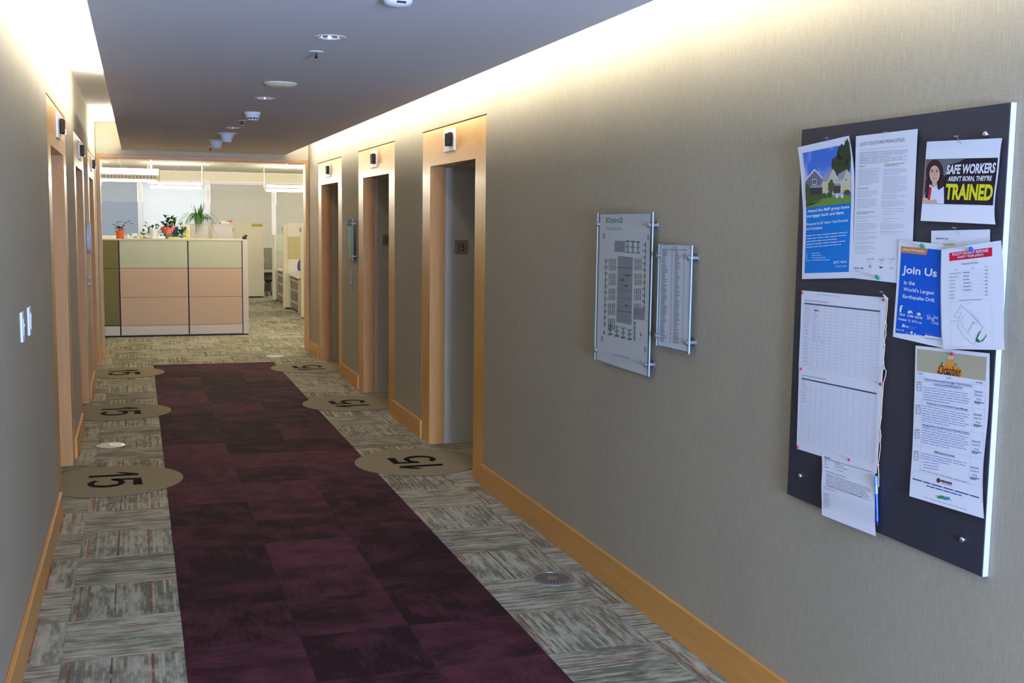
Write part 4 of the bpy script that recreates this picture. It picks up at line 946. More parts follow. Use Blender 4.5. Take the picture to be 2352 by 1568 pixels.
# letter at the foot
p = Paper('pinned_sheet', 'creased white letter hanging below the board edge, one red pin', 'paper', [(1, (332,775), (805,890), .001), (.7, (338,930), (803,1080), .003), (.45, (331,1090), (800,1260), .011), (.2, (334,1240), (803,1430), .008), (0, (336,1348), (810,1535), .012)], XB-0.0042, SF, OF, G)
p.text('body_text', 'Memorandum', (362,846), (412,857), (362,830), 'ink_mid', 1, .02); p.line('body_text', (362,852), (785,973), 3.2, 'ink', 1, 6)
for k, y in enumerate((862, 876, 898, 925)):
    p.para('body_text', (362,y), (362+(12,14,20,32)[k],y+6), 0, 1, 'ink_mid', 4.5, 1, last=1); p.para('body_text', (452,y+24), (452+(40,80,110,70)[k],y+24+(40,80,110,70)[k]*.26), 0, 1, 'ink_grey', 4, 1, last=1)
p.para('body_text', (365,960), (552,1018), 0, 1, 'ink_mid', 4, 1, last=1); p.para('body_text', (372,982), (770,1122), (0, 14), 8, 'ink_mid', 3.6, 1, .8); p.para('body_text', (372,1090), (765,1222), 0, 1, 'ink_grey', 3.6, 1, last=1)
p.para('body_text', (356,1105), (455,1138), 0, 1, 'ink_grey', 3.6, 1, last=1); p.para('body_text', (355,1155), (430,1180), (-.3, 13.5), 10, 'ink_grey', 3.4, 1, .4, .5)
p.done()

# pins
def pix(o_, s_, q): return (o_[0]+q[0]/s_, o_[1]+q[1]/s_)
def t_pin(px, tip, x, label):
    a = atX(px, x-0.022); e = atX(tip, x-0.001); t = thing('t_pin', label, 'pin', e, 'steel T pins on the notice board')
    b = MB(); b.tube([e, a], 0.0007, 6); b.build('shaft', 'chrome', t)
    b = MB(); b.tube([a+V(0, 0.0085, 0.0), a, a+V(0, -0.0085, 0.0012)], 0.0011, 6); b.build('head', 'chrome', t)
t_pin(pix(OA,SA,(408,150)), pix(OA,SA,(442,206)), XB-0.012, 'steel T pin at the top of the gabled houses poster')
t_pin(pix(OA,SA,(962,95)), pix(OA,SA,(948,140)), XB-0.006, 'steel T pin at the top of the culture principles sheet')
t_pin(pix(OB,SB,(768,428)), pix(OB,SB,(826,508)), XB-0.008, 'steel T pin above the stern girl poster')
t_pin(pix(OB,SB,(748,1398)), pix(OB,SB,(805,1470)), XB-0.003, 'steel T pin holding the half hidden letter')
t_pin(pix(OE,SE,(1360,184)), pix(OE,SE,(1392,222)), XB-0.003, 'steel T pin holding the twine and its white tag')
def push_pin(px, x, mt, label):
    e = atX(px, x-0.006); c = V(x, e.y, e.z); ax = V(-0.75, -0.45, 0.35).normalized()
    t = thing('push_pin', label, 'pin', c, 'coloured push pins on the notice board')
    b = MB(); b.lathe(c, [(0.0055, 0.003), (0.0058, 0.005), (0.0032, 0.0065), (0.0032, 0.0135), (0.0052, 0.0155), (0.005, 0.018), (0, 0.0185)], 16, ax); b.build('grip', mt, t, True)
    b = MB(); b.cyl(c, c+ax*0.004, 0.0006, n=6); b.build('needle', 'chrome', t)
push_pin(pix(OC,SCc,(455,252)), XB-0.006, 'pin_green', 'green push pin at top of the Join Us poster')
push_pin(pix(OA,SA,(882,1482)), XB-0.004, 'pin_green', 'green push pin at bottom of the culture principles sheet')
push_pin(pix(OC,SCc,(1040,290)), XB-0.013, 'pin_blue', 'blue push pin on the red safety team banner')
def map_pin(px, x, label):
    e = atX(px, x-0.004); c = V(x, e.y, e.z); t = thing('red_pin', label, 'pin', c, 'round red pins on the notice board')
    b = MB(); b.ball(c+V(-0.0035,0,0), 0.0048, (0.7,1,1), 8); b.build('head', 'pin_red', t, True)
    b = MB(); b.cyl(c, c+V(-0.002,0,0), 0.0008, n=6); b.build('needle', 'chrome', t)
map_pin(pix(OE,SE,(255,193)), XB-0.0035, 'red round pin at upper left corner of the upper tally sheet')
map_pin(pix(OE,SE,(1380,293)), XB-0.0035, 'red round pin at upper right corner of the upper tally sheet')
map_pin(pix(OE,SE,(235,1248)), XB-0.005, 'red round pin at upper left corner of the lower tally sheet')
map_pin(pix(OE,SE,(1337,1457)), XB-0.005, 'red round pin at upper right corner of the lower tally sheet')
map_pin(pix(OF,SF,(122,751)), XB-0.005, 'red round pin at lower left corner of the lower tally sheet')
map_pin(pix(OF,SF,(572,863)), XB-0.007, 'red round pin on the creased letter')
map_pin(pix(OD,SD,(354,91)), XB-0.005, 'red round pin on top of the October pumpkin sheet')
# twine, tag and pen
def twine():
    A_ = [fe(x, y) for x, y in ()]
    s1 = [(1425,290),(1422,420),(1415,560),(1410,590),(1425,640),(1412,720),(1418,780),(1395,860),(1400,910),(1378,925),(1390,990),(1378,1100),(1388,1235),(1360,1300),(1362,1450)]
    s2 = [(1440,292),(1432,430),(1418,560),(1412,600),(1402,660),(1418,740),(1405,820),(1385,900),(1402,915),(1395,1000),(1385,1120),(1392,1238),(1420,1275),(1410,1350),(1380,1450)]
    f1 = [(868,250),(862,300),(858,400),(853,485),(842,560),(852,620),(840,690),(826,760),(822,830),(830,905),(835,960),(833,1015)]
    f2 = [(872,250),(868,300),(862,390),(858,488),(850,540),(842,600),(856,650),(848,700),(850,760),(838,850),(828,910),(836,990),(835,1100)]
    t = thing('twine', 'pale doubled twine with knots hanging down beside the tally sheets', 'string', atX(pix(OE,SE,(1430,290)), XB-0.012))
    for a, f in ((s1, f1), (s2, f2)):
        pts = [atX(pix(OE,SE,q), XB-0.013) for q in a]+[atX(pix(OF,SF,q), XB-0.013) for q in f]
        b = MB(); b.tube(pts, 0.0011, 6); b.build('strand', 'twine', t, True)
    for o_, s_, q in ((OE,SE,(1411,590)), (OE,SE,(1395,915)), (OE,SE,(1390,1237)), (OF,SF,(865,300)), (OF,SF,(855,489)), (OF,SF,(830,908)), (OF,SF,(845,692))):
        c = atX(pix(o_,s_,q), XB-0.013); b = MB(); b.ball(c, 0.003, (1,1,.8), 6); b.tube([c, c+V(0,.006,-.001)], .001, 5); b.build('knot', 'twine', t, True)
twine()
b = MB(); q = [atX(pix(OE,SE,k), XB-0.012) for k in ((1372,222),(1388,214),(1446,272),(1442,300),(1420,296))]
b.poly(q); b.poly([v+V(0.0012,0,0) for v in q][::-1]); tag(b.build('string_tag', 'paper', loc=q[0]), 'small folded white tag at the top of the twine', 'tag')
pt, pb = atX(pix(OF,SF,(812,1005)), XB-0.010), atX(pix(OF,SF,(822,1440)), XB-0.010)
t = thing('ballpoint_pen', 'blue ballpoint pen hanging on the twine beside the creased letter', 'pen', pt)
d = pb-pt; rp = 0.0045
b = MB(); b.cyl(pt, pt+d*.36, rp, n=12); b.build('barrel_top', 'pen_clear', t, True)
b = MB(); b.cyl(pt+d*.36, pt+d*.9, rp*1.02, n=12); b.build('barrel', 'pen_blue', t, True)
b = MB(); b.cyl(pt+d*.9, pb, rp, 0.001, 12); b.build('tip', 'pen_blue', t, True)
b = MB(); b.bar(pt+V(-rp-.001,0,0), pt+d*.22+V(-rp-.001,0,0), .003, .0015); b.build('clip', 'pen_blue', t)

# ================================================================ OFFICE BEYOND THE OPENING
b = MB(); b.box(X0, X1, D+0.18, Y1, HU+0.01, HU+0.08); struct('ceiling_office', b, 'ceiling_tile', 'white tiled office ceiling seen through the opening', 'ceiling')
b = MB(); b.box(X0-0.1, X0, D, Y1, 0, HU+0.08); struct('wall_office_left', b, 'office_cream', 'left office wall out of view', 'wall')
b = MB(); b.box(X1, X1+0.1, D, Y1, 0, HU+0.08); struct('wall_office_right', b, 'office_cream', 'right office wall out of view', 'wall')
YW = 28.6; SZ, WT = 0.78, 2.60
b = MB(); b.box(X0, X1, YW, YW+0.15, 0, SZ); b.box(X0, X1, YW, YW+0.15, WT, HU); struct('wall_window', b, 'office_cream', 'far office window wall with cream strip over the windows', 'wall')
b = MB(); b.box(X0, X1, YW-0.1, YW+0.01, WT, WT+0.03); struct('trim_2', b, 'sill', 'white ledge along the tops of the office windows', 'trim')
mull = [-3.64, -2.04, -0.44, 1.17, 2.77]
wl = ['leftmost office window behind the terracotta pot', 'second office window, brightest, behind the leafy plants', 'third office window above the cabinets', 'rightmost office window above the right cubicles']
sl = ['blue grey sheer roller shade in the leftmost office window', 'roller shade whitened as if sunlit in the second office window', 'pale grey roller shade in the third office window', 'light grey roller shade in the rightmost office window']
sm = ['shade_sheer', 'shade_sunlit', 'shade_grey', 'shade_grey']
for k in range(4):
    a, c = mull[k], mull[k+1]
    t = thing('window_%d' % (k+1), wl[k], 'window', ((a+c)/2, YW, SZ), kind='structure')
    b = MB(); b.box(a, a+0.05, YW-0.02, YW+0.1, SZ, WT); b.box(c-0.05, c, YW-0.02, YW+0.1, SZ, WT); b.box(a+.05, c-.05, YW, YW+0.1, SZ, SZ+0.05); b.box(a+.05, c-.05, YW, YW+0.1, WT-0.06, WT); b.build('window_frame', 'sill', t)
    b = MB(); b.box(a+.05, c-.05, YW+0.06, YW+0.066, SZ+.05, WT-.06); b.build('glass', 'window_glass', t)
    s = thing('roller_shade', sl[k], 'roller shade', ((a+c)/2, YW-0.03, WT), 'roller shades in the office windows')
    b = MB(); b.box(a+0.06, c-0.06, YW-0.036, YW-0.034, SZ+0.02, WT-0.05); b.build('cloth', sm[k], s)
    b = MB(); b.cyl((a+0.055, YW-0.045, WT-0.03), (c-0.055, YW-0.045, WT-0.03), 0.022, n=14); b.build('roller', 'sill', s, True)
    b = MB(); b.box(a+0.06, c-0.06, YW-0.04, YW-0.03, SZ+0.005, SZ+0.02); b.build('bottom_bar', 'sill', s)
b = MB(); b.box(X0, mull[0], YW, YW+0.12, SZ, WT); b.box(mull[-1], X1, YW, YW+0.12, SZ, WT); struct('wall_window_side', b, 'office_cream', 'office wall either side of the window row', 'wall')
b = MB(); b.box(-9, 9, 46, 52, -14, 2.3); tag(b.build('outside_building', 'outside_building', loc=(0, 46, -14)), 'blue glass building dimly seen through the sheer office shades', 'building')

# pendant lights
def pendant(x0, x1, y, z, label, rods, twin=False):
    t = thing('pendant_light', label, 'pendant light', ((x0+x1)/2, y, z), 'linear pendant lights in the office')
    if twin:
        b = MB(); b.box(x0, x1, y-0.03, y-0.01, z+0.042, z+0.13); b.box(x0, x1, y+0.08, y+0.1, z+0.042, z+0.15); b.box(x0, x1, y-0.01, y+0.08, z+0.075, z+0.10); b.build('housing', 'leg_grey', t)
        b = MB(); n = int((x1-x0)/0.06)
        for k in range(n): b.box(x0+0.02+k*0.06, x0+0.055+k*0.06, y-0.033, y-0.0305, z+0.065, z+0.11)
        o = b.build('perforated_panel', 'office_grey', t); o['kind'] = 'stuff'
        b = MB(); b.cyl((x0, y+0.02, z+0.024), (x1-0.06, y+0.02, z+0.024), 0.022, n=8); b.build('lamp_tube', 'tube_office', t, True)
        b = MB(); b.cyl((x0, y+0.02, z+0.15), (x1-0.02, y+0.02, z+0.15), 0.022, n=8); b.build('lamp_tube', 'tube_office', t, True)
        b = MB(); b.box(x1, x1+0.02, y-0.07, y+0.12, z, z+0.19); b.build('end_plate', 'partition_tile', t)
    else:
        b = MB(); b.box(x0-0.06, x1+0.06, y-0.045, y+0.045, z+0.03, z+0.06); b.build('housing', 'white_metal', t, bevel=0.003)
        b = MB(); b.cyl((x0, y, z), (x1, y, z), 0.026, n=8); b.build('lamp_tube', 'tube_office', t, True)
        for xx in (x0-0.045, x1+0.045): b = MB(); b.box(xx-0.012, xx+0.012, y-0.03, y+0.03, z-0.025, z+0.0295); b.build('end_cap', 'white_metal', t)
    b = MB(); b.cyl((x0, y, z+(0.09 if not twin else 0.21)), (x1, y, z+(0.09 if not twin else 0.21)), 0.02, n=8); b.build('up_lamp_tube', 'tube_up', t, True)
    for xr in rods: b = MB(); b.cyl((xr, y+0.03, z+0.06), (xr, y+0.03, HU+0.01), 0.016, n=10); b.build('hanger_rod', 'white_metal', t, True)
pendant(-4.3, -1.74, 20.6, 2.335, 'nearest pendant light, double tubed with perforated side, upper left of opening', (-1.86, -3.9), True)
pendant(-1.83, -0.80, 25.0, 2.365, 'single tube pendant light in front of the shade coloured as sunlit', (-1.88, -0.755))
pendant(0.60, 2.3, 25.0, 2.345, 'single tube pendant light at the right of the office opening', (0.55, 2.2))
pendant(-4.4, -2.85, 25.0, 2.40, 'single tube pendant light at the far left, mostly cut off', (-2.80, -4.2))
pendant(-2.0, 0.6, 15.7, 2.60, 'added unseen pendant light just behind the opening head', (-1.8, 0.4))  # extra lamp added out of view to brighten the carpet before the partition
pendant(-0.6, 1.6, 17.3, 2.66, 'added unseen pendant light above the office opening head', (-0.4, 0.9))  # added above the visible area to raise the office light
pendant(2.5, 4.3, 20.6, 2.40, 'added unseen pendant light over the right cubicles', (2.7, 4.1))  # added out of view as fill for the cubicles
pendant(2.8, 4.3, 25.0, 2.40, 'added unseen pendant light in the right office corner', (2.9, 4.1))  # added out of view for more overall light near the windows
c = V(1.05, 23.5, HU+0.01); t = thing('ceiling_vent', 'small grey air vent in the office ceiling tiles', 'ceiling vent', c)
b = MB(); b.box(c.x-.22, c.x+.22, c.y-.22, c.y+.22, c.z-0.008, c.z-0.0005); b.build('frame', 'partition_trim', t)
b = MB(); b.box(c.x-.15, c.x+.15, c.y-.15, c.y+.15, c.z-0.012, c.z-0.0082); b.build('grille', 'office_grey', t)

# front partition
YP = 16.74; PH = 1.415
pt_ = thing('cubicle_partition', 'long low partition of beige tiles and frosted glass facing the corridor', 'partition', (-1.6, YP, 0))
xs = [-4.2, -2.372, -1.425, -0.655]
def strip(nm, x0, x1, z0, z1, mt, y=YP, th=0.05): b = MB(); b.box(x0, x1, y, y+th, z0, z1); return b.build(nm, mt, pt_, bevel=0.002)
g = 0.009
b = MB(); b.box(xs[0], xs[3]+0.004, YP+0.012, YP+0.07, 0.03, PH-0.02); b.build('core', 'black', pt_)
for k in range(3):
    a, c = xs[k]+g, xs[k+1]-g
    if k == 0: strip('fabric_panel', a, c, 0.99, PH-0.025, 'olive_fabric', YP, .012); strip('fabric_panel', a, c, 0.175, 0.984, 'olive_fabric', YP, .012)
    else:
        strip('glass_panel', a, c, 0.995, PH-0.025, 'frosted_glass', YP, .012); strip('tile', a, c, 0.576, 0.99, 'partition_tile', YP, .012); strip('tile', a, c, 0.165, 0.572, 'partition_tile', YP, .012)
    strip('base_rail', a, c, 0.025, 0.161, 'partition_trim', YP-0.004, .016)
strip('end_post', xs[3]+0.004, -0.572, 0.02, PH, 'partition_trim', YP-0.004, .09); strip('top_cap', xs[0], -0.655, PH-0.024, PH, 'partition_trim', YP-0.006, .10)
b = MB(); b.box(xs[0], -0.58, YP+0.008, YP+0.06, 0.0, 0.02); b.build('kick_gap', 'black', pt_)
# shelf worktop behind the partition where the plants stand
b = MB(); b.box(-4.2, -0.6, YP+0.095, YP+0.5, PH-0.03, PH-0.002); tag(b.build('plant_ledge', 'office_cream', bevel=0.003, loc=(-2.4, YP+0.3, PH)), 'cream shelf ledge behind the front partition carrying the plants', 'shelf')
t = thing('shelf_unit', 'hidden cabinet under the plant ledge behind the partition', 'cabinet', (-2.4, YP+0.3, 0))
b = MB(); b.box(-4.2, -0.62, YP+0.1, YP+0.48, 0.0, PH-0.031); b.build('carcass', 'office_cream', t)
# things standing on the ledge
YS = YP+0.22
def on(px): q = atY(px, YS); return V(q.x, YS, PH-0.002)
def pot(t, c, r0, r1, h, mt, rim=True):
    b = MB(); pr = [(0.001, 0.0), (r0, 0.0), (r1, h)]
    if rim: pr = [(0.001, 0), (r0, 0), (r1*.97, h*.78), (r1*1.1, h*.78), (r1*1.13, h), (r1*.95, h), (r1*.9, h*.85)]
    b.lathe(c, pr, 24); b.build('pot', mt, t, True)
    b = MB(); b.lathe(c, [(r1*.95, h*.84), (0.001, h*.86)], 20); b.build('soil', 'soil', t)
def rnd_dir(el0, el1): a = random.uniform(0, 2*PI); e = math.radians(random.uniform(el0, el1)); return V(cos(a)*cos(e), sin(a)*cos(e), sin(e))
c = on((276, 549)); t = thing('potted_plant', 'purple leaved plant in an orange terracotta pot on the partition', 'plant', c, 'potted plants on the partition ledge')
pot(t, c, 0.048, 0.06, 0.115, 'terracotta')
b = MB(); b.lathe(c, [(0.055, 0.0), (0.066, 0.012), (0.06, 0.012)], 20); b.build('saucer', 'terracotta', t, True)
st = MB(); lf = MB()
for k in range(16):
    d = rnd_dir(15, 60); e = c+V(0,0,.11)+d*random.uniform(.03, .075); st.tube([c+V(0,0,.1), e], .0015, 5); lf.leaf(e, d, V(0,0,1), .05, .035, .3)
for px in ((262,515),(268,512),(274,508),(288,512),(296,508),(302,513),(285,517),(265,524)):
    e = atY(px, YS+random.uniform(-.03,.03)); st.tube([c+V(0,0,.1), (c+e)/2+V(0,0,.08), e], .0013, 5)
    for _ in range(3): lf.leaf(e, rnd_dir(-10, 30), V(0,0,1), .04, .026, .2)
st.build('stem', 'leaf_purple', t); lf.build('foliage', 'leaf_purple', t)
def bushy(name, label, px, potspec, leaves, mt, L, wd, tops=()):
    c = on(px); t = thing(name, label, 'plant', c, 'potted plants on the partition ledge'); pot(t, c, *potspec); h = potspec[2]
    st = MB(); lf = MB()
    for q in leaves:
        e = atY(q, YS+random.uniform(-.06, .06)); mid = c.lerp(e, .55)+V(0,0,.05); st.tube([c+V(0,0,h*.8), mid, e], .002, 5)
        for _ in range(3):
            d = (e-c).normalized()+rnd_dir(-30, 50)*.9; lf.leaf(e, d, V(0,0,1), L*random.uniform(.8, 1.2), wd, .35)
        lf.leaf(mid, rnd_dir(0, 50), V(0,0,1), L, wd, .35)
    for q in st.v+lf.v: q.z = max(q.z, PH+.001)
    st.build('stem', 'stem', t); lf.build('foliage', mt, t)
    return t
bushy('potted_plant', 'trailing green ivy around a white pot on the partition', (354, 549), (.055, .065, .14, 'pot_white'), [(334,520),(338,514),(330,532),(334,540),(342,526),(350,524),(358,520),(364,522),(370,530),(374,536),(378,542),(368,540),(362,534),(332,546),(346,536),(328,540)], 'leaf', .06, .036)
bushy('potted_plant', 'tall broad leaved plant in pink foil wrap on the partition', (388, 549), (.05, .058, .06, 'pot_grey'), [(380,500),(384,512),(390,518),(394,504),(400,508),(374,514),(386,508),(392,524),(380,520),(384,526)], 'leaf_dark', .085, .045)
c = on((386, 549)); t = thing('foil_wrap', 'flared pink foil wrap around the broad leaved plant', 'pot wrap', c+V(0,0,.055))
b = MB(); n = 28
ring = []
for h, r, a in ((.062, .05, 0), (.10, .062, .05), (.15, .082, .16), (.165, .088, .22)):
    ring.append([c+V(cos(2*PI*k/n)*r*(1+a*(1 if k % 2 else -1)), sin(2*PI*k/n)*r*(1+a*(1 if k % 2 else -1)), h+(.012 if k % 4 < 2 else 0)*(a > .1)) for k in range(n)])
b.add([v for r in ring for v in r], [(i*n+k, i*n+(k+1)%n, (i+1)*n+(k+1)%n, (i+1)*n+k) for i in range(3) for k in range(n)]); b.build('foil', 'foil_pink', t, True)
c = on((401, 549)); t = thing('potted_plant', 'small plant in a square dark pot beside the pink foil', 'plant', c+V(0, .09, 0), 'potted plants on the partition ledge')
q = c+V(0, .09, 0)
b = MB(); b.add([q+V(s*.045, r*.045, .02) for s, r in ((-1,-1),(1,-1),(1,1),(-1,1))]+[q+V(s*.058, r*.058, .175) for s, r in ((-1,-1),(1,-1),(1,1),(-1,1))], [(3,2,1,0),(4,5,6,7),(0,1,5,4),(1,2,6,5),(2,3,7,6),(3,0,4,7)]); b.build('pot', 'pot_dark', t)
b = MB(); b.box(q.x-.046, q.x+.046, q.y-.046, q.y+.046, 0.0005+PH-.002, PH+.018); b.build('stand', 'pot_grey', t)
lf = MB(); st = MB()
for k in range(9):
    d = rnd_dir(45, 85); e = q+V(0,0,.17)+d*random.uniform(.03, .09); st.tube([q+V(0,0,.17), e], .002, 5); lf.leaf(e, d+rnd_dir(0,30)*.5, V(0,0,1), .075, .035, .25)
st.build('stem', 'stem', t); lf.build('foliage', 'leaf', t)
bushy('potted_plant', 'low green plant with one tall leaf beside the cabinet end', (418, 549), (.04, .048, .05, 'pot_white'), [(415,518),(418,526),(412,532),(420,534),(424,530),(416,538),(410,540)], 'leaf', .075, .042)
# small items along the ledge
def small(name, label, cat, px, build): c = on(px)+V(0, -.06, 0); t = thing(name, label, cat, c); build(t, c)
def card(t, c): b = MB(); b.box(c.x-.035, c.x+.035, c.y, c.y+.01, c.z+.001, c.z+.075); b.build('card', 'pot_white', t); b = MB(); b.box(c.x-.02, c.x+.03, c.y-.002, c.y-.0005, c.z+.012, c.z+.034); b.build('picture', 'leaf_light', t)
small('greeting_card', 'small white card with green picture standing on the ledge', 'card', (310, 549), card)
def cone_(t, c): b = MB(); b.lathe(c, [(.02, .001), (.018, .02), (.009, .07), (.0, .085)], 14); b.build('body', 'card_yellow', t, True); b = MB(); b.ball(c+V(0,0,.09), .01, (1,1,1), 6); b.build('tip', 'soil', t, True)
small('figurine', 'slim tan figurine standing left of the ivy pot', 'figurine', (324, 549), cone_)
def ballf(t, c): b = MB(); b.ball(c+V(0,0,.03), .028, (1,1,1), 10); b.build('ball', 'toy_blue', t, True); b = MB(); b.lathe(c, [(.016, .001), (.016, .006), (.01, .008)], 14); b.build('stand', 'black', t)
small('toy_globe', 'small bright blue ball ornament on the ledge', 'ornament', (416, 549), ballf)
def tray(t, c):
    b = MB(); b.box(c.x-.11, c.x+.16, c.y-.02, c.y+.02, c.z+.001, c.z+.008); b.box(c.x-.11, c.x+.16, c.y-.022, c.y-.018, c.z+.008, c.z+.03); b.build('tray', 'card_yellow', t)
    lf = MB()
    for k in range(40): lf.leaf(c+V(random.uniform(-.1,.15), random.uniform(-.015,.015), .012), rnd_dir(10, 80), V(0,0,1), .045, .018, .3)
    lf.build('foliage', 'leaf_light', t)
small('planter_tray', 'low yellow tray of small green plants on the ledge', 'planter', (405, 549), tray)
def plate_(t, c): b = MB(); b.lathe(c, [(.001, .002), (.05, .002), (.075, .012), (.072, .014), (.045, .006), (.001, .006)], 28); b.build('dish', 'pot_white', t, True); b = MB(); b.lathe(c, [(.03, .0005), (.03, .0022)], 20); b.build('foot', 'pot_white', t)
small('saucer_dish', 'shallow white dish at the foot of the ivy pot', 'dish', (338, 549), plate_)
def folder(t, c):
    b = MB(); b.box(c.x-.055, c.x+.055, c.y+.1, c.y+.16, c.z+.001, c.z+.21); b.build('case', 'cabinet_cream', t, bevel=.003)
    b = MB(); b.box(c.x-.05, c.x+.05, c.y+.098, c.y+.0995, c.z+.02, c.z+.12); b.build('label_panel', 'card_yellow', t)
small('magazine_file', 'upright cream magazine file between plants and grey cabinet', 'magazine file', (428, 549), folder)
def cup(t, c): b = MB(); b.lathe(c, [(.001, .001), (.024, .001), (.028, .06), (.026, .06), (.022, .006)], 20); b.build('cup', 'pot_white', t, True); b = MB(); b.tube([c+V(-.026,0,.048), c+V(-.045,0,.04), c+V(-.044,0,.022), c+V(-.025,0,.016)], .004, 6); b.build('handle', 'pot_white', t, True)
small('mug', 'white mug beside the terracotta pot on the ledge', 'mug', (293, 549), cup)
# bear figurine on the end post
q = atY((563, 546), YP+0.045); c = V(-0.612, YP+0.04, PH)
t = thing('bear_figurine', 'small dark brown bear figurine on the partition end post', 'figurine', c)
b = MB(); b.ball(c+V(-.005,0,.028), .028, (1.1,.8,.95), 10); b.ball(c+V(.018,0,.052), .018, (1,.9,.9), 8); b.ball(c+V(.036,0,.05), .008, (1.2,.9,.8), 6)
for s_ in (-1, 1): b.cyl(c+V(-.02,s_*.012,.02), c+V(-.024,s_*.014,.0005), .01, .011, 8); b.cyl(c+V(.012,s_*.012,.022), c+V(.018,s_*.014,.0005), .009, .01, 8)
b.build('body', 'bear_brown', t, True)
for s_ in (-1, 1): b = MB(); b.ball(c+V(.012, s_*.012, .068), .007, (1,.7,1), 6); b.build('ear', 'bear_brown', t, True)

# overhead cabinet, tall cabinet, things on top
YK = 20.2
def kx(px): return atY((px, 530), YK).x
t = thing('overhead_cabinet', 'pale cabinet with grey doors under the spider plant', 'cabinet', ((kx(433)+kx(535))/2, YK, 0))
xa, xb_, xm = kx(433), kx(535), kx(482)
b = MB(); b.box(xa, xb_, YK, YK+0.42, 0.0, 1.615); b.build('body', 'partition_trim', t, bevel=.003)
for a, c_ in ((xa+.035, xm-.035), (xm+.035, xb_-.01)): b = MB(); b.box(a, c_, YK-.014, YK-.0005, 1.0, 1.575); b.build('door', 'flipper_door', t, bevel=.003)
b = MB(); b.box(xm-.006, xm+.006, YK-.006, YK-.0005, 0.9, 1.6); b.build('seam', 'partition_tile', t)
b = MB(); b.box(xb_+.001, xb_+.012, YK+.02, YK+.05, 1.48, 1.56); b.build('latch', 'office_grey', t)
c = V(kx(457), YK+.14, 1.6155); t = thing('spider_plant', 'large spider plant in a grey pot on top of the cabinet', 'plant', c)
pot(t, c, .06, .072, .115, 'pot_grey', False)
lf = MB()
for k in range(90):
    a = random.uniform(0, 2*PI); L = random.uniform(.18, .48) if k < 66 else random.uniform(.4, .72); d = V(cos(a), sin(a)*.7, 0); h = random.uniform(.6, 1.15); n = 8; vs = []; wd = .011 if L < .48 else .007
    sd = V(-sin(a), cos(a), 0)
    for i in range(n+1):
        s_ = i/n; pnt = c+V(0,0,.1)+d*(L*.75*s_)+V(0,0,L*(h*s_-(h+.25+.3*(k >= 66))*s_*s_)); ww = wd*(1-s_**1.6)+.0012; vs += [pnt-sd*ww, pnt+sd*ww]
    lf.add(vs, [(2*i, 2*i+1, 2*i+3, 2*i+2) for i in range(n)])
for k in range(14):
    a = random.uniform(0, 2*PI); lf.leaf(c+V(0,0,.1), V(cos(a)*.45, sin(a)*.45, 1), V(cos(a), sin(a), .2), random.uniform(.18, .34), .022, .05)
lf.build('foliage', 'leaf', t)
st = MB(); e0 = c+V(-.05, -.08, .1)
st.tube([e0, e0+V(-.08,-.10,.05), e0+V(-.15,-.16,-.06), e0+V(-.17,-.18,-.25), e0+V(-.17,-.18,-.42)], [.006,.006,.007,.008,.006], 6); st.build('runner_shoot', 'leaf_light', t)
YT = 24.6
def tx(px): return atY((px, 600), YT).x
t = thing('tall_cabinet', 'tall cream cabinet with olive tag, right of the partition', 'cabinet', ((tx(535)+tx(606))/2, YT, 0))
b = MB(); b.box(tx(520), tx(606), YT, YT+0.6, 0.03, 1.635); b.build('body', 'cabinet_cream', t, bevel=.004)
b = MB(); b.box(tx(520)+.02, tx(606)-.02, YT+.03, YT+.58, 0, .03); b.build('plinth', 'black', t)
b = MB(); b.box(tx(579), tx(604), YT-.006, YT-.0005, 1.545, 1.605); b.build('tag', 'olive_tag', t)
for z in (0.55, 0.30, 0.80): b = MB(); b.box(tx(606)+.001, tx(606)+.02, YT+.05, YT+.07, z, z+.07); b.build('handle', 'steel', t)
b = MB(); b.box(tx(541), tx(541)+.008, YT-.004, YT-.0005, .05, 1.62); b.build('seam', 'partition_trim', t)
# small boxes on the cabinets
q = V(kx(473), YK+.18, 1.6155); t = thing('desk_lamp', 'small dark metal stand with white base behind the spider plant', 'stand', q)
b = MB(); b.box(q.x-.06, q.x+.06, q.y-.05, q.y+.05, q.z+.0005, q.z+.055); b.build('base', 'pot_white', t, bevel=.004)
b = MB(); b.tube([q+V(-.075,0,.056), q+V(-.075,0,.12), q+V(.07,0,.10), q+V(.075,0,.056)], .008, 6); b.build('frame', 'pot_dark', t)
q = V(kx(512), YK+.2, 1.6155); b = MB(); b.box(q.x-.06, q.x+.06, q.y-.05, q.y+.05, q.z+.0005, q.z+.06); b.box(q.x+.062, q.x+.12, q.y-.04, q.y+.05, q.z+.0005, q.z+.045); t = thing('paper_box', 'small white boxes on the cabinet right of the spider plant', 'box', q); b.build('carton', 'office_white', t, bevel=.003)
b = MB(); b.box(q.x-.045, q.x-.02, q.y-.052, q.y-.0505, q.z+.01, q.z+.04); b.build('label_panel', 'ink_grey', t)
q = V(tx(531), YT+.2, 1.6355); b = MB(); b.box(q.x-.05, q.x+.05, q.y-.05, q.y+.05, q.z+.0005, q.z+.035); tag(b.build('orange_box', 'terracotta', loc=q, bevel=.004), 'flat orange box on top of the tall cream cabinet', 'box')
# low partition behind the ledge on the left
t = thing('back_partition', 'low cream and olive partition behind the terracotta pot', 'partition', (-3, 21.8, 0))
b = MB(); b.box(-4.6, -1.75, 21.8, 21.86, 0.02, 1.30); b.build('panel', 'tan_fabric', t); b = MB(); b.box(-4.6, -1.75, 21.79, 21.87, 1.30, 1.375); b.build('top_cap', 'office_cream', t, bevel=.003)
b = MB(); b.box(-4.6, -1.75, 21.81, 21.85, 0, .02); b.build('foot', 'black', t)

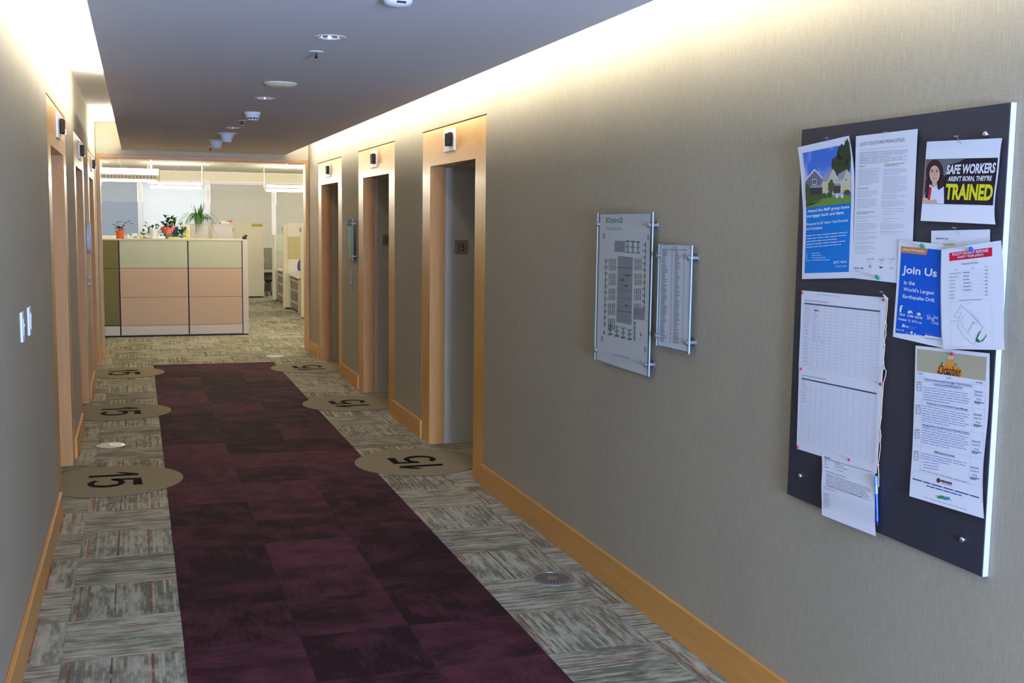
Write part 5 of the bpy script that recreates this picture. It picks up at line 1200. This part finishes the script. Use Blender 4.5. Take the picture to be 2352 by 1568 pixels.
# right hand cubicles
def cub_panel(name, label, parts, loc):
    t = thing(name, label, 'partition', loc, 'tall cubicle partitions on the right')
    for nm, bx, mt in parts: b = MB(); b.box(*bx); b.build(nm, mt, t, bevel=.003)
    return t
AX = 0.57
t = cub_panel('cubicle_panel', 'nearest tall cream cubicle panel beside the office opening frame', [('panel', (AX, AX+.07, 16.2, 19.45, .03, 1.64), 'office_cream'), ('foot', (AX+.02, AX+.05, 16.2, 19.4, 0, .03), 'black')], (AX, 18, 0))
b = MB(); b.bar((AX-.012, 19.36, 1.5), (AX-.012, 19.36, 1.57), .012, .02); b.build('hook', 'steel', t)
t = cub_panel('cubicle_panel', 'second tall cubicle panel with tan fabric and cream end', [('end_post', (.515, .60, 21.4, 21.5, .03, 1.63), 'office_cream'), ('upper_panel', (.601, 2.4, 21.4, 21.46, 1.385, 1.645), 'office_white'), ('fabric_panel', (.601, 2.4, 21.395, 21.46, .965, 1.383), 'tan_fabric'), ('lower_panel', (.601, 2.4, 21.4, 21.46, .03, .963), 'office_white'), ('foot', (.55, 2.4, 21.42, 21.45, 0, .03), 'black')], (AX, 21.4, 0))
b = MB(); b.bar((.505, 21.45, 1.50), (.505, 21.45, 1.56), .012, .02); b.build('hook', 'steel', t)
cub_panel('cubicle_panel', 'third cubicle panel, lower with pale glass top, farthest back', [('end_post', (.575, .615, 23.4, 23.8, .03, 1.385), 'office_white'), ('glass_panel', (.616, 2.4, 23.7, 23.74, .97, 1.40), 'pale_glass'), ('lower_panel', (.616, 2.4, 23.7, 23.75, .03, .968), 'office_white'), ('foot', (.59, 2.4, 23.71, 23.74, 0, .03), 'black')], (AX, 23.7, 0))
def desk(y0, y1, label, z=.655):
    t = thing('desk', label, 'desk', (1.2, (y0+y1)/2, 0), 'cubicle desks on the right')
    b = MB(); b.box(.60, 2.3, y0, y1, z, z+.03); b.build('desktop', 'office_white', t, bevel=.004)
    b = MB()
    for yy in (y0+.08, y1-.06): b.box(.63, .67, yy-.025, yy+.025, .02, z-.0005)
    b.build('leg', 'leg_grey', t, bevel=.003)
    b = MB(); b.box(.645, .655, y0+.11, y1-.09, .05, z-.02); b.build('side_panel', 'office_grey', t)
    for zz in (.16, .38, .56): b = MB(); b.box(.632, .644, y0+.106, y1-.086, zz, zz+.04); b.build('crossbar', 'leg_grey', t)
    return t
desk(20.15, 21.38, 'nearer white cubicle desk with slotted grey end frame'); desk(22.3, 23.35, 'farther white cubicle desk with slotted grey end frame', .67)
def pedestal(y, z, label, x0=.72):
    t = thing('drawer_pedestal', label, 'drawers', (x0+.2, y, 0), 'drawer pedestals under the cubicle desks')
    b = MB(); b.box(x0, x0+.42, y, y+.55, .05, z); b.build('body', 'office_cream', t, bevel=.003)
    for k in range(3): b = MB(); b.box(x0+.012, x0+.408, y-.014, y-.0005, .06+k*(z-.07)/3, .05+(k+1)*(z-.07)/3); b.build('drawer', 'office_cream', t, bevel=.002); h = MB(); h.box(x0+.15, x0+.27, y-.026, y-.0145, .05+(k+.8)*(z-.07)/3, .062+(k+.8)*(z-.07)/3); h.build('handle', 'steel', t)
    for sx in (.04, .38):
        for sy in (.05, .5): b = MB(); b.cyl((x0+sx, y+sy, 0), (x0+sx, y+sy, .049), .022, n=10); b.build('caster', 'black', t)
pedestal(20.4, .50, 'cream drawer pedestal under the nearer cubicle desk'); pedestal(22.5, .50, 'cream drawer pedestal under the farther cubicle desk')
q = V(.80, 20.9, .6855); t = thing('desk_chair_cushion', 'purple cushion leaning on the nearer cubicle desk', 'cushion', q); b = MB(); b.ball(q+V(0,0,.155), .15, (.6,.35,1), 10); b.build('cushion', 'purple_cloth', t, True)
for k, (x, z_, lb) in enumerate(((.68, .07, 'small white mug on the nearer cubicle desk, left'), (.80, .06, 'small white mug on the nearer cubicle desk, right'))):
    q = V(x, 20.5, .6855); t = thing('desk_mug', lb, 'mug', q); b = MB(); b.lathe(q, [(.001,.0005),(.03,.0005),(.034,z_+.02),(.03,z_+.02),(.026,.01)], 18); b.build('cup', 'flipper_door', t, True); b = MB(); b.tube([q+V(.032,0,.06), q+V(.05,0,.05), q+V(.032,0,.02)], .005, 6); b.build('handle', 'flipper_door', t, True)
# far desk with chair beyond the tall cabinet
t = thing('grey_panel', 'dark grey cubicle panel beyond the tall cabinet', 'partition', (.9, 26.4, 0)); b = MB(); b.box(.3, 1.6, 26.4, 26.45, .03, 1.04); b.build('panel', 'office_grey', t); b = MB(); b.box(.3, 1.6, 26.41, 26.44, 0, .03); b.build('foot', 'black', t)
t = thing('far_desk', 'dim distant desk edge behind the tall cabinet', 'desk', (.9, 26, 0)); b = MB(); b.box(.5, 1.5, 25.75, 26.39, .50, .53); b.build('desktop', 'leg_grey', t)
for x in (.55, 1.45): b = MB(); b.box(x-.02, x+.02, 26.2, 26.24, 0, .4995); b.build('leg', 'leg_grey', t)
q = V(.74, 25.3, 0); t = thing('office_chair', 'dark office chair in the gap beyond the tall cabinet', 'chair', q)
b = MB(); b.ball(q+V(0,0,.36), .2, (.95,.95,.22), 10); b.build('seat', 'black', t, True); b = MB(); b.ball(q+V(-.02,.19,.34+.02), .16, (1,.3,.5), 10); b.build('backrest', 'black', t, True)
b = MB(); b.cyl(q+V(0,0,.09), q+V(0,0,.33), .03, n=12); b.build('post', 'steel', t)
for k in range(5):
    a = 2*PI*k/5+.3; b = MB(); b.bar(q+V(0,0,.10), q+V(cos(a)*.24, sin(a)*.24, .055), .035, .025); b.build('base_leg', 'steel', t); b = MB(); b.cyl(q+V(cos(a)*.24-.012, sin(a)*.24, .026), q+V(cos(a)*.24+.012, sin(a)*.24, .026), .026, n=12); b.build('caster', 'black', t)
t = None
